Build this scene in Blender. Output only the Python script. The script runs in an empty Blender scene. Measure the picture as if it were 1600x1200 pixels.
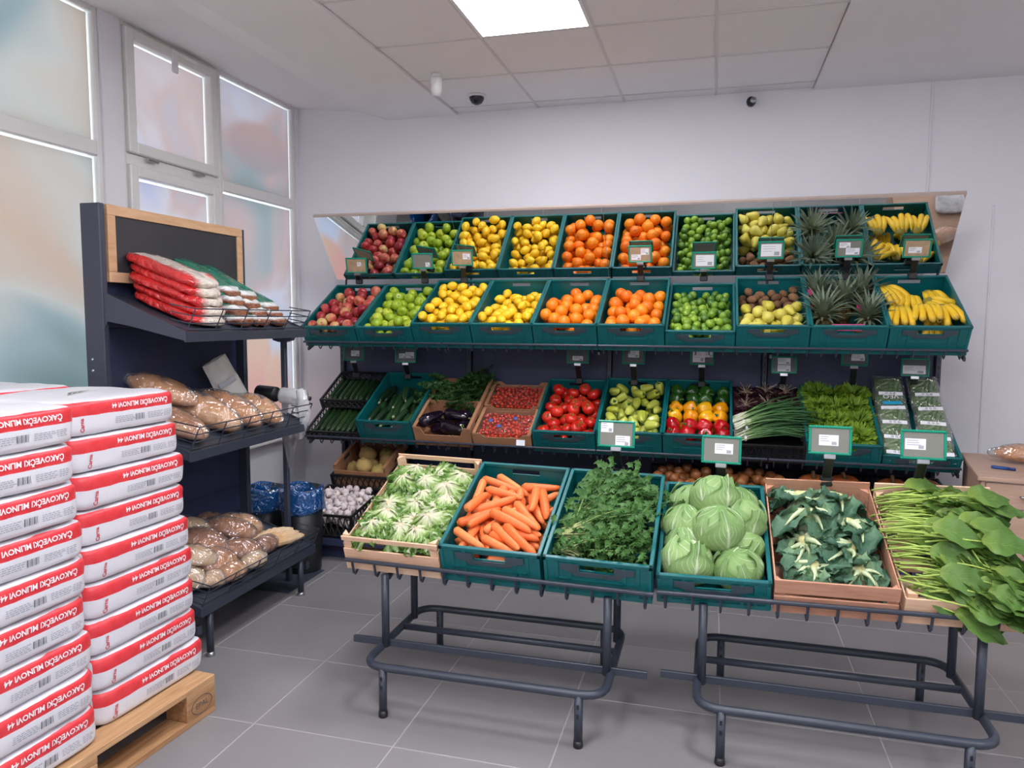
import bpy, bmesh, math, random
import numpy as np
from mathutils import Vector, Matrix, Euler, noise

random.seed(11)
SC = bpy.context.scene
COL = SC.collection
R = math.radians
PI = math.pi

# ------------------------------------------------------------------ camera
def set_camera():
    yaw, pitch, roll, H = R(15.2), R(5.05), R(-0.25), 1.5
    fw = Vector((-math.sin(yaw)*math.cos(pitch), math.cos(yaw)*math.cos(pitch), -math.sin(pitch)))
    rt = Vector((math.cos(yaw), math.sin(yaw), 0))
    up = rt.cross(fw)
    r2 = rt*math.cos(roll) - up*math.sin(roll)
    u2 = rt*math.sin(roll) + up*math.cos(roll)
    cam = bpy.data.cameras.new('camera')
    cam.sensor_width = 36.0
    cam.lens = 1158/1600*36.0
    cam.clip_start = 0.05
    o = bpy.data.objects.new('camera', cam)
    COL.objects.link(o)
    m = Matrix((r2, u2, -fw)).transposed().to_4x4()
    m.translation = (0, 0, H)
    o.matrix_world = m
    SC.camera = o
set_camera()

# ------------------------------------------------------------------ world and exposure
W = bpy.data.worlds.new('world'); SC.world = W
W.use_nodes = True
bg = W.node_tree.nodes['Background']
bg.inputs['Color'].default_value = (0.86, 0.93, 1.0, 1)
bg.inputs['Strength'].default_value = 2.75
SC.view_settings.view_transform = 'Standard'
SC.view_settings.look = 'None'
SC.view_settings.gamma = 1.0
SC.view_settings.use_curve_mapping = False
SC.view_settings.exposure = 0.46
LAMP = 25.5            # strength of every ceiling light panel

# ------------------------------------------------------------------ mesh helpers
class G:
    def __init__(s): s.v = []; s.f = []; s.uv = []
    def add(s, vs, fs, uv=None):
        o = len(s.v)
        s.v += [tuple(p) for p in vs]
        s.f += [tuple(i+o for i in f) for f in fs]
        s.uv += uv if uv else [(0, 0)]*len(vs)
        return s
    def tf(s, M):
        s.v = [tuple(M @ Vector(p)) for p in s.v]; return s
    def join(s, g, M=None):
        vs = g.v if M is None else [tuple(M @ Vector(p)) for p in g.v]
        return s.add(vs, g.f, list(g.uv))
    def box(s, x0, x1, y0, y1, z0, z1, b=0.0):
        if b <= 0:
            vs = [(x, y, z) for x in (x0, x1) for y in (y0, y1) for z in (z0, z1)]
            fs = [(0,1,3,2),(4,6,7,5),(0,4,5,1),(2,3,7,6),(0,2,6,4),(1,5,7,3)]
            return s.add(vs, fs)
        c = ((x0+x1)/2, (y0+y1)/2, (z0+z1)/2); h = ((x1-x0)/2, (y1-y0)/2, (z1-z0)/2)
        b = min(b, min(h)*.9)
        vs = []; idx = {}
        for i in (-1, 1):
            for j in (-1, 1):
                for k in (-1, 1):
                    sg = (i, j, k)
                    for a in range(3):
                        idx[(sg, a)] = len(vs)
                        vs.append(tuple(c[q]+sg[q]*(h[q] if q == a else h[q]-b) for q in range(3)))
        fs = []
        for a in range(3):
            p, q = [(1,2),(0,2),(0,1)][a]
            for sg in (-1, 1):
                ring = []
                for (m, n) in ((-1,-1),(1,-1),(1,1),(-1,1)):
                    t = [0,0,0]; t[a] = sg; t[p] = m; t[q] = n
                    ring.append(idx[(tuple(t), a)])
                fs.append(tuple(ring))
            for m in (-1, 1):
                for n in (-1, 1):
                    t1 = [0,0,0]; t1[p] = m; t1[q] = n; t1[a] = -1
                    t2 = list(t1); t2[a] = 1
                    fs.append((idx[(tuple(t1),p)], idx[(tuple(t1),q)], idx[(tuple(t2),q)], idx[(tuple(t2),p)]))
        for i in (-1, 1):
            for j in (-1, 1):
                for k in (-1, 1):
                    fs.append(tuple(idx[((i,j,k),a)] for a in range(3)))
        return s.add(vs, fs)
    def grid(s, fn, nu, nv, wrap=False):
        vs = []; uv = []
        for i in range(nu+1):
            for j in range(nv+1):
                a, b = i/nu, j/nv
                vs.append(tuple(fn(a, b))); uv.append((a, b))
        fs = [(i*(nv+1)+j, (i+1)*(nv+1)+j, (i+1)*(nv+1)+j+1, i*(nv+1)+j+1) for i in range(nu) for j in range(nv)]
        return s.add(vs, fs, uv)
    def lathe(s, prof, n=16, fn=None):
        # prof: list of (r, z), first and last r may be 0
        vs = []; uv = []; fs = []
        m = len(prof)
        for i, (r, z) in enumerate(prof):
            for k in range(n):
                a = 2*PI*k/n
                p = (r*math.cos(a), r*math.sin(a), z)
                if fn: p = fn(p, a, i/(m-1))
                vs.append(p); uv.append((i/(m-1), k/n))
        for i in range(m-1):
            for k in range(n):
                k2 = (k+1) % n
                fs.append((i*n+k, i*n+k2, (i+1)*n+k2, (i+1)*n+k))
        fs.append(tuple(range(n))); fs.append(tuple((m-1)*n+k for k in range(n)))
        return s.add(vs, fs, uv)
    def tube(s, path, r, n=6, closed=False, caps=True):
        P = [Vector(p) for p in path]; m = len(P)
        rs = r if isinstance(r, (list, tuple)) else [r]*m
        T = []
        for i in range(m):
            if closed: t = P[(i+1) % m]-P[i-1]
            else: t = P[min(i+1, m-1)]-P[max(i-1, 0)]
            T.append(t.normalized() if t.length > 1e-9 else Vector((0,0,1)))
        ref = Vector((0,0,1)) if abs(T[0].z) < .9 else Vector((1,0,0))
        N = (ref - T[0]*ref.dot(T[0])).normalized()
        vs = []; uv = []; fs = []
        for i in range(m):
            N = (N - T[i]*N.dot(T[i]))
            N = N.normalized() if N.length > 1e-9 else T[i].orthogonal().normalized()
            B = T[i].cross(N)
            for k in range(n):
                a = 2*PI*k/n
                vs.append(tuple(P[i] + (N*math.cos(a)+B*math.sin(a))*rs[i])); uv.append((i/max(1,m-1), k/n))
        rng = m if closed else m-1
        for i in range(rng):
            i2 = (i+1) % m
            for k in range(n):
                k2 = (k+1) % n
                fs.append((i*n+k, i*n+k2, i2*n+k2, i2*n+k))
        if caps and not closed:
            fs.append(tuple(range(n))); fs.append(tuple((m-1)*n+k for k in range(n)))
        return s.add(vs, fs, uv)
    def sphere(s, rx, ry, rz, nu=16, nv=10, fn=None, c=(0,0,0)):
        prof = []
        vs = [(0,0,-1)]; uv = [(0,.5)]
        for i in range(1, nv):
            ph = -PI/2+PI*i/nv
            for k in range(nu):
                a = 2*PI*k/nu
                vs.append((math.cos(ph)*math.cos(a), math.cos(ph)*math.sin(a), math.sin(ph))); uv.append((i/nv, k/nu))
        vs.append((0,0,1)); uv.append((1,.5))
        fs = []
        for k in range(nu): fs.append((0, 1+(k+1) % nu, 1+k))
        for i in range(nv-2):
            for k in range(nu):
                a = 1+i*nu; k2 = (k+1) % nu
                fs.append((a+k, a+k2, a+nu+k2, a+nu+k))
        l = 1+(nv-2)*nu; top = len(vs)-1
        for k in range(nu): fs.append((l+k, l+(k+1) % nu, top))
        out = []
        for p in vs:
            q = Vector((p[0]*rx, p[1]*ry, p[2]*rz))
            if fn: q = fn(q, Vector(p))
            out.append((q[0]+c[0], q[1]+c[1], q[2]+c[2]))
        return s.add(out, fs, uv)
    def prism(s, poly, axis, a0, a1):
        # poly in the two other axes, extruded along axis
        n = len(poly); vs = []
        for a in (a0, a1):
            for (p, q) in poly:
                vs.append([(a,p,q),(p,a,q),(p,q,a)][axis])
        fs = [tuple(range(n)), tuple(range(n, 2*n))]+[(i, (i+1) % n, n+(i+1) % n, n+i) for i in range(n)]
        return s.add(vs, fs)
    def mesh(s, name, mat, smooth=False):
        me = bpy.data.meshes.new(name)
        me.from_pydata(s.v, [], s.f)
        if any(u != (0,0) for u in s.uv):
            ul = me.uv_layers.new(name='UVMap')
            li = np.empty(len(me.loops), dtype=np.int32)
            me.loops.foreach_get('vertex_index', li)
            ul.data.foreach_set('uv', np.array(s.uv, dtype=np.float32)[li].ravel())
        bm = bmesh.new(); bm.from_mesh(me)
        bmesh.ops.recalc_face_normals(bm, faces=bm.faces)
        bm.to_mesh(me); bm.free()
        if smooth: me.polygons.foreach_set('use_smooth', [True]*len(me.polygons))
        me.materials.append(mat)
        return me

def link(name, data, parent=None, M=None):
    o = bpy.data.objects.new(name, data)
    COL.objects.link(o)
    if parent is not None: o.parent = parent
    if M is not None: o.matrix_local = M
    return o
def part(name, g, mat, parent=None, smooth=False, M=None):
    return link(name, g.mesh(name, mat, smooth), parent, M)
def tag(o, label=None, cat=None, group=None, kind=None):
    if label: o['label'] = label
    if cat: o['category'] = cat
    if group: o['group'] = group
    if kind: o['kind'] = kind
    return o
def thing(name, label, cat, M=None, group=None):
    o = link(name, None, None, M if M is not None else Matrix())
    o.empty_display_size = .05
    return tag(o, label, cat, group)
def struct(name, g, mat, smooth=False):
    o = part(name, g, mat, None, smooth); o['kind'] = 'structure'; return o
KIDS = {}
def template(root_mesh_name, mesh, kids=()):
    """a kind of small thing: its own mesh plus child meshes [(name, mesh)]"""
    return (root_mesh_name, mesh, list(kids))
def place(tpl, M, label, cat, group=None):
    o = link(tpl[0], tpl[1], None, M)
    tag(o, label, cat, group)
    for k in tpl[2]:
        c = link(k[0], k[1], o, k[2] if len(k) > 2 else None)
        if k[0] in ('small_print', 'barcode'): c['kind'] = 'stuff'
    return o
def T(x, y, z): return Matrix.Translation((x, y, z))
def RX(a): return Matrix.Rotation(a, 4, 'X')
def RY(a): return Matrix.Rotation(a, 4, 'Y')
def RZ(a): return Matrix.Rotation(a, 4, 'Z')
def SCL(x, y=None, z=None):
    y = x if y is None else y; z = x if z is None else z
    return Matrix.Diagonal((x, y, z, 1))
def nz(p, s=1.0, o=0.0):
    return noise.noise(Vector((p[0]*s+o, p[1]*s+o*1.7, p[2]*s-o)))
def rrot(rnd): return Euler((rnd.uniform(0, 2*PI), rnd.uniform(0, 2*PI), rnd.uniform(0, 2*PI))).to_matrix().to_4x4()

def arc_path(pts, rad, n=5, closed=False):
    """polyline with rounded corners"""
    P = [Vector(p) for p in pts]; out = []; m = len(P)
    for i in range(m):
        if not closed and i in (0, m-1): out.append(P[i]); continue
        a = (P[i-1]-P[i]); b = (P[(i+1) % m]-P[i])
        r = min(rad, a.length*.49, b.length*.49)
        A = P[i]+a.normalized()*r; B = P[i]+b.normalized()*r
        for k in range(n+1):
            t = k/n
            out.append(A*(1-t)**2+P[i]*2*t*(1-t)+B*t*t)
    return out

# ------------------------------------------------------------------ materials
def srgb(r, g, b):
    f = lambda c: (c/255/12.92) if c/255 <= .04045 else ((c/255+.055)/1.055)**2.4
    return (f(r), f(g), f(b), 1)
class N:
    """small node-tree helper"""
    def __init__(s, name):
        s.m = bpy.data.materials.new(name); s.m.use_nodes = True
        s.t = s.m.node_tree; s.n = s.t.nodes
        s.bsdf = s.n['Principled BSDF']; s.out = s.n['Material Output']
        s.tc = None
    def node(s, t, **kw):
        n = s.n.new(t)
        for k, v in kw.items(): setattr(n, k, v)
        return n
    def l(s, a, b): s.t.links.new(a, b)
    def coord(s, which='Object'):
        if s.tc is None: s.tc = s.node('ShaderNodeTexCoord')
        return s.tc.outputs[which]
    def math(s, op, a, b=None, c=None, clamp=False):
        n = s.node('ShaderNodeMath', operation=op); n.use_clamp = clamp
        for i, x in enumerate((a, b, c)):
            if x is None: continue
            if isinstance(x, (int, float)): n.inputs[i].default_value = x
            else: s.l(x, n.inputs[i])
        return n.outputs[0]
    def noise(s, scale, detail=2, rough=.5, vec=None, dist=0):
        n = s.node('ShaderNodeTexNoise')
        n.inputs['Scale'].default_value = scale; n.inputs['Detail'].default_value = detail
        n.inputs['Roughness'].default_value = rough; n.inputs['Distortion'].default_value = dist
        s.l(vec if vec is not None else s.coord(), n.inputs['Vector'])
        return n.outputs['Fac']
    def ramp(s, fac, stops, interp='LINEAR'):
        n = s.node('ShaderNodeValToRGB'); e = n.color_ramp.elements
        n.color_ramp.interpolation = interp
        while len(e) < len(stops): e.new(.5)
        for i, (p, c) in enumerate(stops):
            e[i].position = p; e[i].color = c
        s.l(fac, n.inputs[0]); return n.outputs[0]
    def mix(s, fac, a, b, mode='MIX'):
        n = s.node('ShaderNodeMix', data_type='RGBA', blend_type=mode)
        for i, x in ((0, fac), (6, a), (7, b)):
            if isinstance(x, (int, float)): n.inputs[i].default_value = x
            elif isinstance(x, tuple): n.inputs[i].default_value = x
            else: s.l(x, n.inputs[i])
        return n.outputs[2]
    def rand(s):
        return s.node('ShaderNodeObjectInfo').outputs['Random']
    def base(s, c):
        if isinstance(c, tuple): s.bsdf.inputs['Base Color'].default_value = c
        else: s.l(c, s.bsdf.inputs['Base Color'])
        return s
    def set(s, rough=.5, metal=0, spec=.5, coat=0, trans=0):
        b = s.bsdf.inputs
        b['Roughness'].default_value = rough; b['Metallic'].default_value = metal
        b['Specular IOR Level'].default_value = spec; b['Coat Weight'].default_value = coat
        b['Transmission Weight'].default_value = trans
        return s
    def bump(s, h, strength=.3, dist=.01):
        n = s.node('ShaderNodeBump'); n.inputs['Strength'].default_value = strength
        n.inputs['Distance'].default_value = dist
        s.l(h, n.inputs['Height']); s.l(n.outputs[0], s.bsdf.inputs['Normal']); return s

def plain(name, c, rough=.5, metal=0, spec=.5, var=.12, scale=18, bump=0, bscale=60, coat=0):
    m = N(name)
    f = m.noise(scale, 3)
    c2 = tuple(x*(1-var) for x in c[:3])+(1,); c3 = tuple(min(1, x*(1+var)) for x in c[:3])+(1,)
    m.base(m.ramp(f, [(.3, c2), (.7, c3)])).set(rough, metal, spec, coat)
    if bump: m.bump(m.noise(bscale, 4), bump, .004)
    return m.m
def fruitmat(name, ca, cb, rough=.35, spec=.5, scale=12, bump=0, bscale=200, rnd=.6, extra=None, sss=0):
    """colour between ca and cb by noise and per-fruit random"""
    m = N(name)
    f = m.math('ADD', m.math('MULTIPLY', m.noise(scale, 3, .6), 1-rnd), m.math('MULTIPLY', m.rand(), rnd))
    stops = [(.25, ca), (.75, cb)]
    if extra: stops = [(.15, ca), (.5, cb), (.85, extra)]
    m.base(m.ramp(f, stops)).set(rough, 0, spec)
    if bump: m.bump(m.noise(bscale, 2), bump, .002)
    if sss:
        m.bsdf.inputs['Subsurface Weight'].default_value = sss
        m.bsdf.inputs['Subsurface Radius'].default_value = (.01, .006, .003)
    return m.m
def woodmat(name, ca, cb, axis_scale=(2, 30, 30), rough=.6, rnd=True):
    m = N(name)
    mp = m.node('ShaderNodeMapping'); mp.inputs['Scale'].default_value = axis_scale
    m.l(m.coord('Object'), mp.inputs['Vector'])
    f = m.noise(1.6, 5, .6, mp.outputs[0], 1.2)
    if rnd: f = m.math('ADD', m.math('MULTIPLY', f, .75), m.math('MULTIPLY', m.rand(), .25))
    m.base(m.ramp(f, [(.3, ca), (.7, cb)])).set(rough, 0, .3)
    m.bump(f, .15, .002)
    return m.m
def leafmat(name, stops, vein=(.8,.85,.6,1), nside=7, slope=.5, vw=.12, rough=.5, transl=.25, rnd=.25, mid=.05, vstr=.7):
    """UV based leaf: u runs from stalk to tip, v across. Veins pale."""
    m = N(name)
    sep = m.node('ShaderNodeSeparateXYZ'); m.l(m.coord('UV'), sep.inputs[0])
    u, v = sep.outputs[0], sep.outputs[1]
    av = m.math('ABSOLUTE', m.math('SUBTRACT', m.math('MULTIPLY', v, 2.0), 1.0))
    f = m.math('ADD', u, m.math('MULTIPLY', m.math('SUBTRACT', m.noise(30, 3), .5), .35))
    f = m.math('ADD', f, m.math('MULTIPLY', m.math('SUBTRACT', m.rand(), .5), rnd))
    col = m.ramp(f, stops)
    if nside > 0:
        ph = m.math('FRACT', m.math('MULTIPLY', m.math('SUBTRACT', u, m.math('MULTIPLY', av, slope)), nside))
        d = m.math('ABSOLUTE', m.math('SUBTRACT', ph, .5))
        sv = m.math('SUBTRACT', 1.0, m.math('DIVIDE', d, vw), clamp=True)
        sv = m.math('MULTIPLY', sv, m.math('SUBTRACT', 1.0, av, clamp=True))
        mv = m.math('SUBTRACT', 1.0, m.math('DIVIDE', av, mid), clamp=True)
        vv = m.math('MAXIMUM', m.math('MULTIPLY', sv, .8), mv)
        col = m.mix(m.math('MULTIPLY', vv, vstr), col, vein)
        m.bump(vv, .4, .004)
    m.base(col).set(rough, 0, .35)
    if transl:
        tr = m.node('ShaderNodeBsdfTranslucent'); m.l(col, tr.inputs['Color'])
        mx = m.node('ShaderNodeMixShader'); mx.inputs[0].default_value = transl
        m.l(m.bsdf.outputs[0], mx.inputs[1]); m.l(tr.outputs[0], mx.inputs[2])
        m.l(mx.outputs[0], m.out.inputs['Surface'])
    return m.m
def filmbag(name, tint=(1,1,1,1), haze=.10, gloss=.30, rough=.10):
    """thin clear plastic: mostly see-through, some haze, some gloss"""
    m = N(name)
    tp = m.node('ShaderNodeBsdfTransparent'); tp.inputs[0].default_value = tint
    df = m.node('ShaderNodeBsdfDiffuse'); df.inputs[0].default_value = (.85,.87,.9,1)
    gl = m.node('ShaderNodeBsdfGlossy'); gl.inputs['Roughness'].default_value = rough
    bp = m.node('ShaderNodeBump'); bp.inputs['Strength'].default_value = 1.0; bp.inputs['Distance'].default_value = .05
    m.l(m.noise(13, 2, .5, None, 1.2), bp.inputs['Height']); m.l(bp.outputs[0], gl.inputs['Normal'])
    a = m.node('ShaderNodeMixShader'); a.inputs[0].default_value = haze
    m.l(tp.outputs[0], a.inputs[1]); m.l(df.outputs[0], a.inputs[2])
    fr = m.node('ShaderNodeLayerWeight'); fr.inputs['Blend'].default_value = .35
    b = m.node('ShaderNodeMixShader')
    m.l(m.math('MULTIPLY', m.math('ADD', fr.outputs['Facing'], .25), gloss*2, clamp=True), b.inputs[0])
    m.l(a.outputs[0], b.inputs[1]); m.l(gl.outputs[0], b.inputs[2])
    m.l(b.outputs[0], m.out.inputs['Surface'])
    return m.m

M = {}
M['wall'] = plain('wall_paint', srgb(232,231,236), .75, var=.015, scale=3, bump=.05, bscale=180)
M['ceil'] = plain('ceiling_paint', srgb(236,233,234), .8, var=.01, scale=3)
M['ctile'] = plain('ceiling_tile_board', srgb(234,231,232), .85, var=.012, scale=3, bump=.08, bscale=250)
M['cgrid'] = plain('ceiling_grid_metal', srgb(210,207,207), .5, var=.01)
M['tile'] = plain('floor_tile_stone', srgb(132,129,131), .34, var=.06, scale=2.2, spec=.4)
M['grout'] = plain('grout', srgb(160,157,157), .8, var=.05)
M['frame'] = plain('window_frame_white', srgb(226,225,222), .4, var=.02)
M['teal'] = plain('crate_teal_plastic', srgb(6,98,101), .38, var=.12, scale=9)
M['latch'] = plain('crate_latch_grey', srgb(58,72,80), .45, var=.1)
M['black'] = plain('black_plastic', srgb(26,27,30), .42, var=.15)
M['metal'] = plain('dark_steel_paint', srgb(52,58,70), .38, var=.05, spec=.5)
M['panel'] = plain('dark_panel_paint', srgb(50,57,86), .5, var=.06)
M['anthr'] = plain('anthracite_paint', srgb(60,65,80), .45, var=.04)
M['wood'] = woodmat('crate_wood', srgb(214,170,138), srgb(233,203,172), (3, 40, 40))
M['wood2'] = woodmat('crate_wood_reddish', srgb(176,120,98), srgb(205,158,130), (3, 40, 40))
M['pine'] = woodmat('pallet_pine', srgb(150,106,70), srgb(204,164,122), (25, 2, 25))
M['oak'] = woodmat('frame_oak', srgb(184,142,105), srgb(210,172,136), (20, 3, 20), rough=.5)
M['lam'] = woodmat('counter_laminate', srgb(178,146,126), srgb(196,168,148), (2, 8, 30), rough=.45)
M['board'] = plain('chalkboard', srgb(48,48,52), .7, var=.1, scale=6)
M['card'] = plain('cardboard', srgb(170,122,88), .8, var=.08, scale=14)
M['paper'] = plain('white_paper', srgb(235,236,240), .7, var=.02)
M['tagframe'] = plain('tag_frame_green', srgb(0,140,112), .35, var=.05)
M['tagsheet'] = plain('tag_sheet_grey', srgb(128,128,120), .35, var=.04)
M['print'] = plain('grey_print', srgb(168,168,176), .7, var=.05)
M['ink'] = plain('dark_ink', srgb(70,72,80), .7, var=.05)
M['redink'] = plain('red_ink', srgb(196,44,60), .6, var=.05)
M['whiteink'] = plain('white_ink', srgb(240,235,236), .6, var=.02)
M['clear'] = filmbag('clear_plastic_bag')
M['cover'] = filmbag('clear_punnet_cover', haze=.02, gloss=.05)
M['clear2'] = filmbag('clear_plastic_roll', haze=.45, gloss=.2)
M['chrome'] = plain('brushed_steel', srgb(190,192,196), .3, metal=.9, var=.03)
M['white'] = plain('white_plastic', srgb(228,228,228), .4, var=.02)
# ================================================================== THE ROOM
XL, XR, YB, YN = -3.12, 3.6, 5.2, -3.2
CZ = 2.97
# floor: grout bed with tiles laid on it
fl = struct('floor', G().box(XL-.1, XR+.1, YN-.1, YB+.1, -.06, -.0008), M['grout'])
px, py = .556, .52
x0 = -1.05-px*4; y0 = 2.285-py*11
tile_me = G().box(.0028, px-.0028, .0028, py-.0028, -.012, 0, .0008).mesh('tile', M['tile'])
for i in range(13):
    for j in range(17):
        X, Y = x0+i*px, y0+j*py
        if X+px < XL-.06 or X > XR or Y+py < YN-.06 or Y > YB: continue
        link('tile', tile_me, fl, T(X, Y, 0))
# walls
struct('wall_back', G().box(XL-.1, XR+.1, YB, YB+.1, 0, 3.3), M['wall'])
struct('wall_right', G().box(XR, XR+.1, YN, YB, 0, 3.3), M['wall'])
struct('wall_near', G().box(XL-.1, XR+.1, YN-.1, YN, 0, 3.3), M['wall'])
struct('trim_1', G().box(1.245, 1.258, YB-.012, YB+.01, 0, 2.97, .003), M['wall'])
struct('trim_2', G().box(1.615, 1.628, YB-.010, YB+.01, 0, 2.2, .003), M['wall'])
# left wall: parapet, piers and lintel around the windows
wl = G()
wl.box(XL-.12, XL, YN, YB, 0, .62)
wl.box(XL-.12, XL, YN, YB, 3.1, 3.3)
wl.box(XL-.12, XL, 3.29, 3.425, .62, 3.1)
wl.box(XL-.12, XL, 5.16, YB, .62, 3.1)
wl.box(XL-.12, XL, YN, .3, .62, 3.1)
struct('wall_left', wl, M['wall'])
# ceiling: raised lay-in tiles between two plasterboard strips, slope up to the windows
cl = G()
cl.box(-2.36, -1.83, YN, YB, CZ-.012, 3.3)
cl.box(.57, XR, YN, YB, CZ-.012, 3.3)
cl.prism([(-2.36, CZ-.012), (-2.36, 3.3), (XL-.1, 3.3), (XL-.1, 3.10), (XL, 3.09), (-2.62, 3.04)], 1, YN, YB)
cl.box(-1.83, .57, YN, YB, 3.06, 3.3)
ceil = struct('ceiling', cl, M['ceil'])
ct = G().box(.006, .594, .006, .594, 0, .02).mesh('ceiling_tile', M['ctile'])
lights_at = []
y = 3.86-.6*12
rows = []
while y < YB: rows.append(y); y += .6
rows = [r for r in rows if r > YN-.6]
LIT = {(1, 12-1)}
for c in range(4):
    for k, yy in enumerate(rows):
        x = -1.83+.6*c
        d = (yy-3.26)/.6
        near = round(d)
        lit = (near in (0, -4, -8) and c == 1) or (near in (-2, -6) and c == 3)
        if lit: lights_at.append((x, yy)); continue
        y1 = min(.594, YB-yy-.004); ylo = max(.006, YN-yy+.004)
        if y1 < .05: continue
        if y1 == .594 and ylo == .006: link('ceiling_tile', ct, ceil, T(x, yy, CZ+.004))
        else: link('ceiling_tile', G().box(.006, .594, ylo, y1, 0, .02).mesh('ceiling_tile', M['ctile']), ceil, T(x, yy, CZ+.004))
for c in range(1, 4): part('grid_runner', G().box(-1.83+.6*c-.0075, -1.83+.6*c+.0075, YN, YB, CZ, CZ+.03), M['cgrid'], ceil)
for yy in rows:
    if YN < yy < YB: part('grid_runner', G().box(-1.83, .57, yy-.0075, yy+.0075, CZ-.0006, CZ+.03), M['cgrid'], ceil)

def emis(name, c, s):
    m = N(name); m.t.nodes.remove(m.bsdf)
    e = m.node('ShaderNodeEmission'); e.inputs[0].default_value = c; e.inputs[1].default_value = s
    m.l(e.outputs[0], m.out.inputs['Surface']); return m.m
LM = emis('light_panel_glow', (.985, .982, 1.03, 1), LAMP)
def ceiling_light(x, y, z, label):
    t = thing('ceiling_light', label, 'light', T(x+.3, y+.3, z), 'square ceiling light panels')
    g = G()
    for a in ((-.294,-.278,-.294,.294),(.278,.294,-.294,.294),(-.278,.278,-.294,-.278),(-.278,.278,.278,.294)):
        g.box(*a, -.002, .02)
    part('frame', g, M['white'], t)
    part('diffuser', G().box(-.277, .277, -.277, .277, .002, .008), LM, t)
where = {0: 'bright square light panel in the ceiling tiles over the lettuce table'}
for (x, y) in lights_at:
    n = round((y-3.26)/.6)
    ceiling_light(x, y, CZ, where.get(n, 'bright square light panel in the ceiling tiles behind the viewer'))
for (x, y) in ((1.6, -.6), (2.7, .8), (-2.3, -1.2)):
    t = thing('ceiling_light', 'bright square light panel mounted on the plasterboard ceiling', 'light', T(x, y, CZ-.03), 'square ceiling light panels')
    part('frame', G().box(-.3, .3, -.3, .3, 0.004, .017), M['white'], t)
    part('diffuser', G().box(-.285, .285, -.285, .285, -.004, .003), LM, t)

# ------------------------------------------------------------------ windows
def film_mat(name, seed, stops, scale=1.1, spots=()):
    m = N(name); m.t.nodes.remove(m.bsdf)
    mp = m.node('ShaderNodeMapping'); mp.inputs['Location'].default_value = (seed, seed*2.3, seed*.7)
    mp.inputs['Rotation'].default_value = (.7, 0, 0)
    m.l(m.coord('Object'), mp.inputs['Vector'])
    f = m.noise(scale, 2, .45, mp.outputs[0], .9)
    col = m.ramp(f, stops)
    for (cy, cz, ry, rz, c, c2) in spots:
        s = m.node('ShaderNodeSeparateXYZ'); m.l(m.coord('Object'), s.inputs[0])
        dy = m.math('DIVIDE', m.math('SUBTRACT', s.outputs[1], cy), ry)
        dz = m.math('DIVIDE', m.math('SUBTRACT', s.outputs[2], cz), rz)
        d = m.math('SQRT', m.math('ADD', m.math('MULTIPLY', dy, dy), m.math('MULTIPLY', dz, dz)))
        k = m.math('MULTIPLY', m.math('SUBTRACT', 1.15, d), 3.2, clamp=True)
        cc = m.mix(m.math('ADD', m.math('MULTIPLY', dz, .5), .5, clamp=True), c2, c)
        col = m.mix(k, col, cc)
    tr = m.node('ShaderNodeBsdfTranslucent'); m.l(col, tr.inputs[0])
    df = m.node('ShaderNodeBsdfPrincipled'); df.inputs['Roughness'].default_value = .3
    m.l(col, df.inputs['Base Color'])
    mx = m.node('ShaderNodeMixShader'); mx.inputs[0].default_value = .28
    m.l(tr.outputs[0], mx.inputs[1]); m.l(df.outputs[0], mx.inputs[2]); m.l(mx.outputs[0], m.out.inputs['Surface'])
    return m.m
def glass_mat():
    m = N('window_glass'); m.t.nodes.remove(m.bsdf)
    a = m.node('ShaderNodeBsdfTransparent'); a.inputs[0].default_value = (.95,.97,.98,1)
    b = m.node('ShaderNodeBsdfGlossy'); b.inputs['Roughness'].default_value = .02
    x = m.node('ShaderNodeMixShader'); x.inputs[0].default_value = .06
    m.l(a.outputs[0], x.inputs[1]); m.l(b.outputs[0], x.inputs[2]); m.l(x.outputs[0], m.out.inputs['Surface']); return m.m
GLASS = glass_mat()
q = lambda r, g, b: tuple(v*.62 for v in srgb(r, g, b)[:3])+(1,)
pal1 = [(.25, q(132,152,150)), (.42, q(172,184,186)), (.52, q(212,206,200)), (.64, q(214,190,174)), (.8, q(192,196,198))]
pal2 = [(.28, q(206,204,222)), (.45, q(224,216,222)), (.58, q(216,194,190)), (.7, q(206,200,212)), (.82, q(186,198,194))]
pal3 = [(.28, q(204,208,224)), (.45, q(214,208,216)), (.57, q(208,186,184)), (.7, q(180,184,186)), (.85, q(162,176,172))]
XF = XL-.045          # plane of the glass
def window(name, y0, y1, z0, z1, panes, mat, frame=.045, side=True):
    o = bpy.data.objects.new(name, None); COL.objects.link(o); o['kind'] = 'structure'; o.empty_display_size = .05
    o.location = (XL, (y0+y1)/2, z0)
    base = T(-XL, -(y0+y1)/2, -z0)
    def P(nm, g, m): return part(nm, g, m, o, M=base)
    fr = G(); b = .006
    fr.box(XL-.09, XL-.012, y0, y0+frame, z0, z1, b); fr.box(XL-.09, XL-.012, y1-frame, y1, z0, z1, b)
    fr.box(XL-.09, XL-.012, y0+frame, y1-frame, z0, z0+frame, b); fr.box(XL-.09, XL-.012, y0+frame, y1-frame, z1-frame, z1, b)
    for (a0, a1, c0, c1) in panes:
        pass
    P('frame', fr, M['frame'])
    return o, P
# tall fixed window nearest the viewer
ya, yb_ = .6, 3.29
o, P = window('window_1', ya, yb_, .62, 3.1, [], None, .035)
P('transom', G().box(XL-.09, XL-.01, ya+.03, yb_-.03, 2.335, 2.415, .008), M['frame'])
f1 = film_mat('window_film_orchard', 3.1, pal1, .85)
for (z0, z1, dz) in ((2.415, 3.065, .008), (.66, 2.335, .010)):
    P('pane', G().box(XF-.004, XF, ya+.035, yb_-.035, z0, z1), GLASS)
    P('film', G().box(XF, XF+.0015, ya+.037, yb_-.043, z0+.004, z1-dz), f1)
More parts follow.
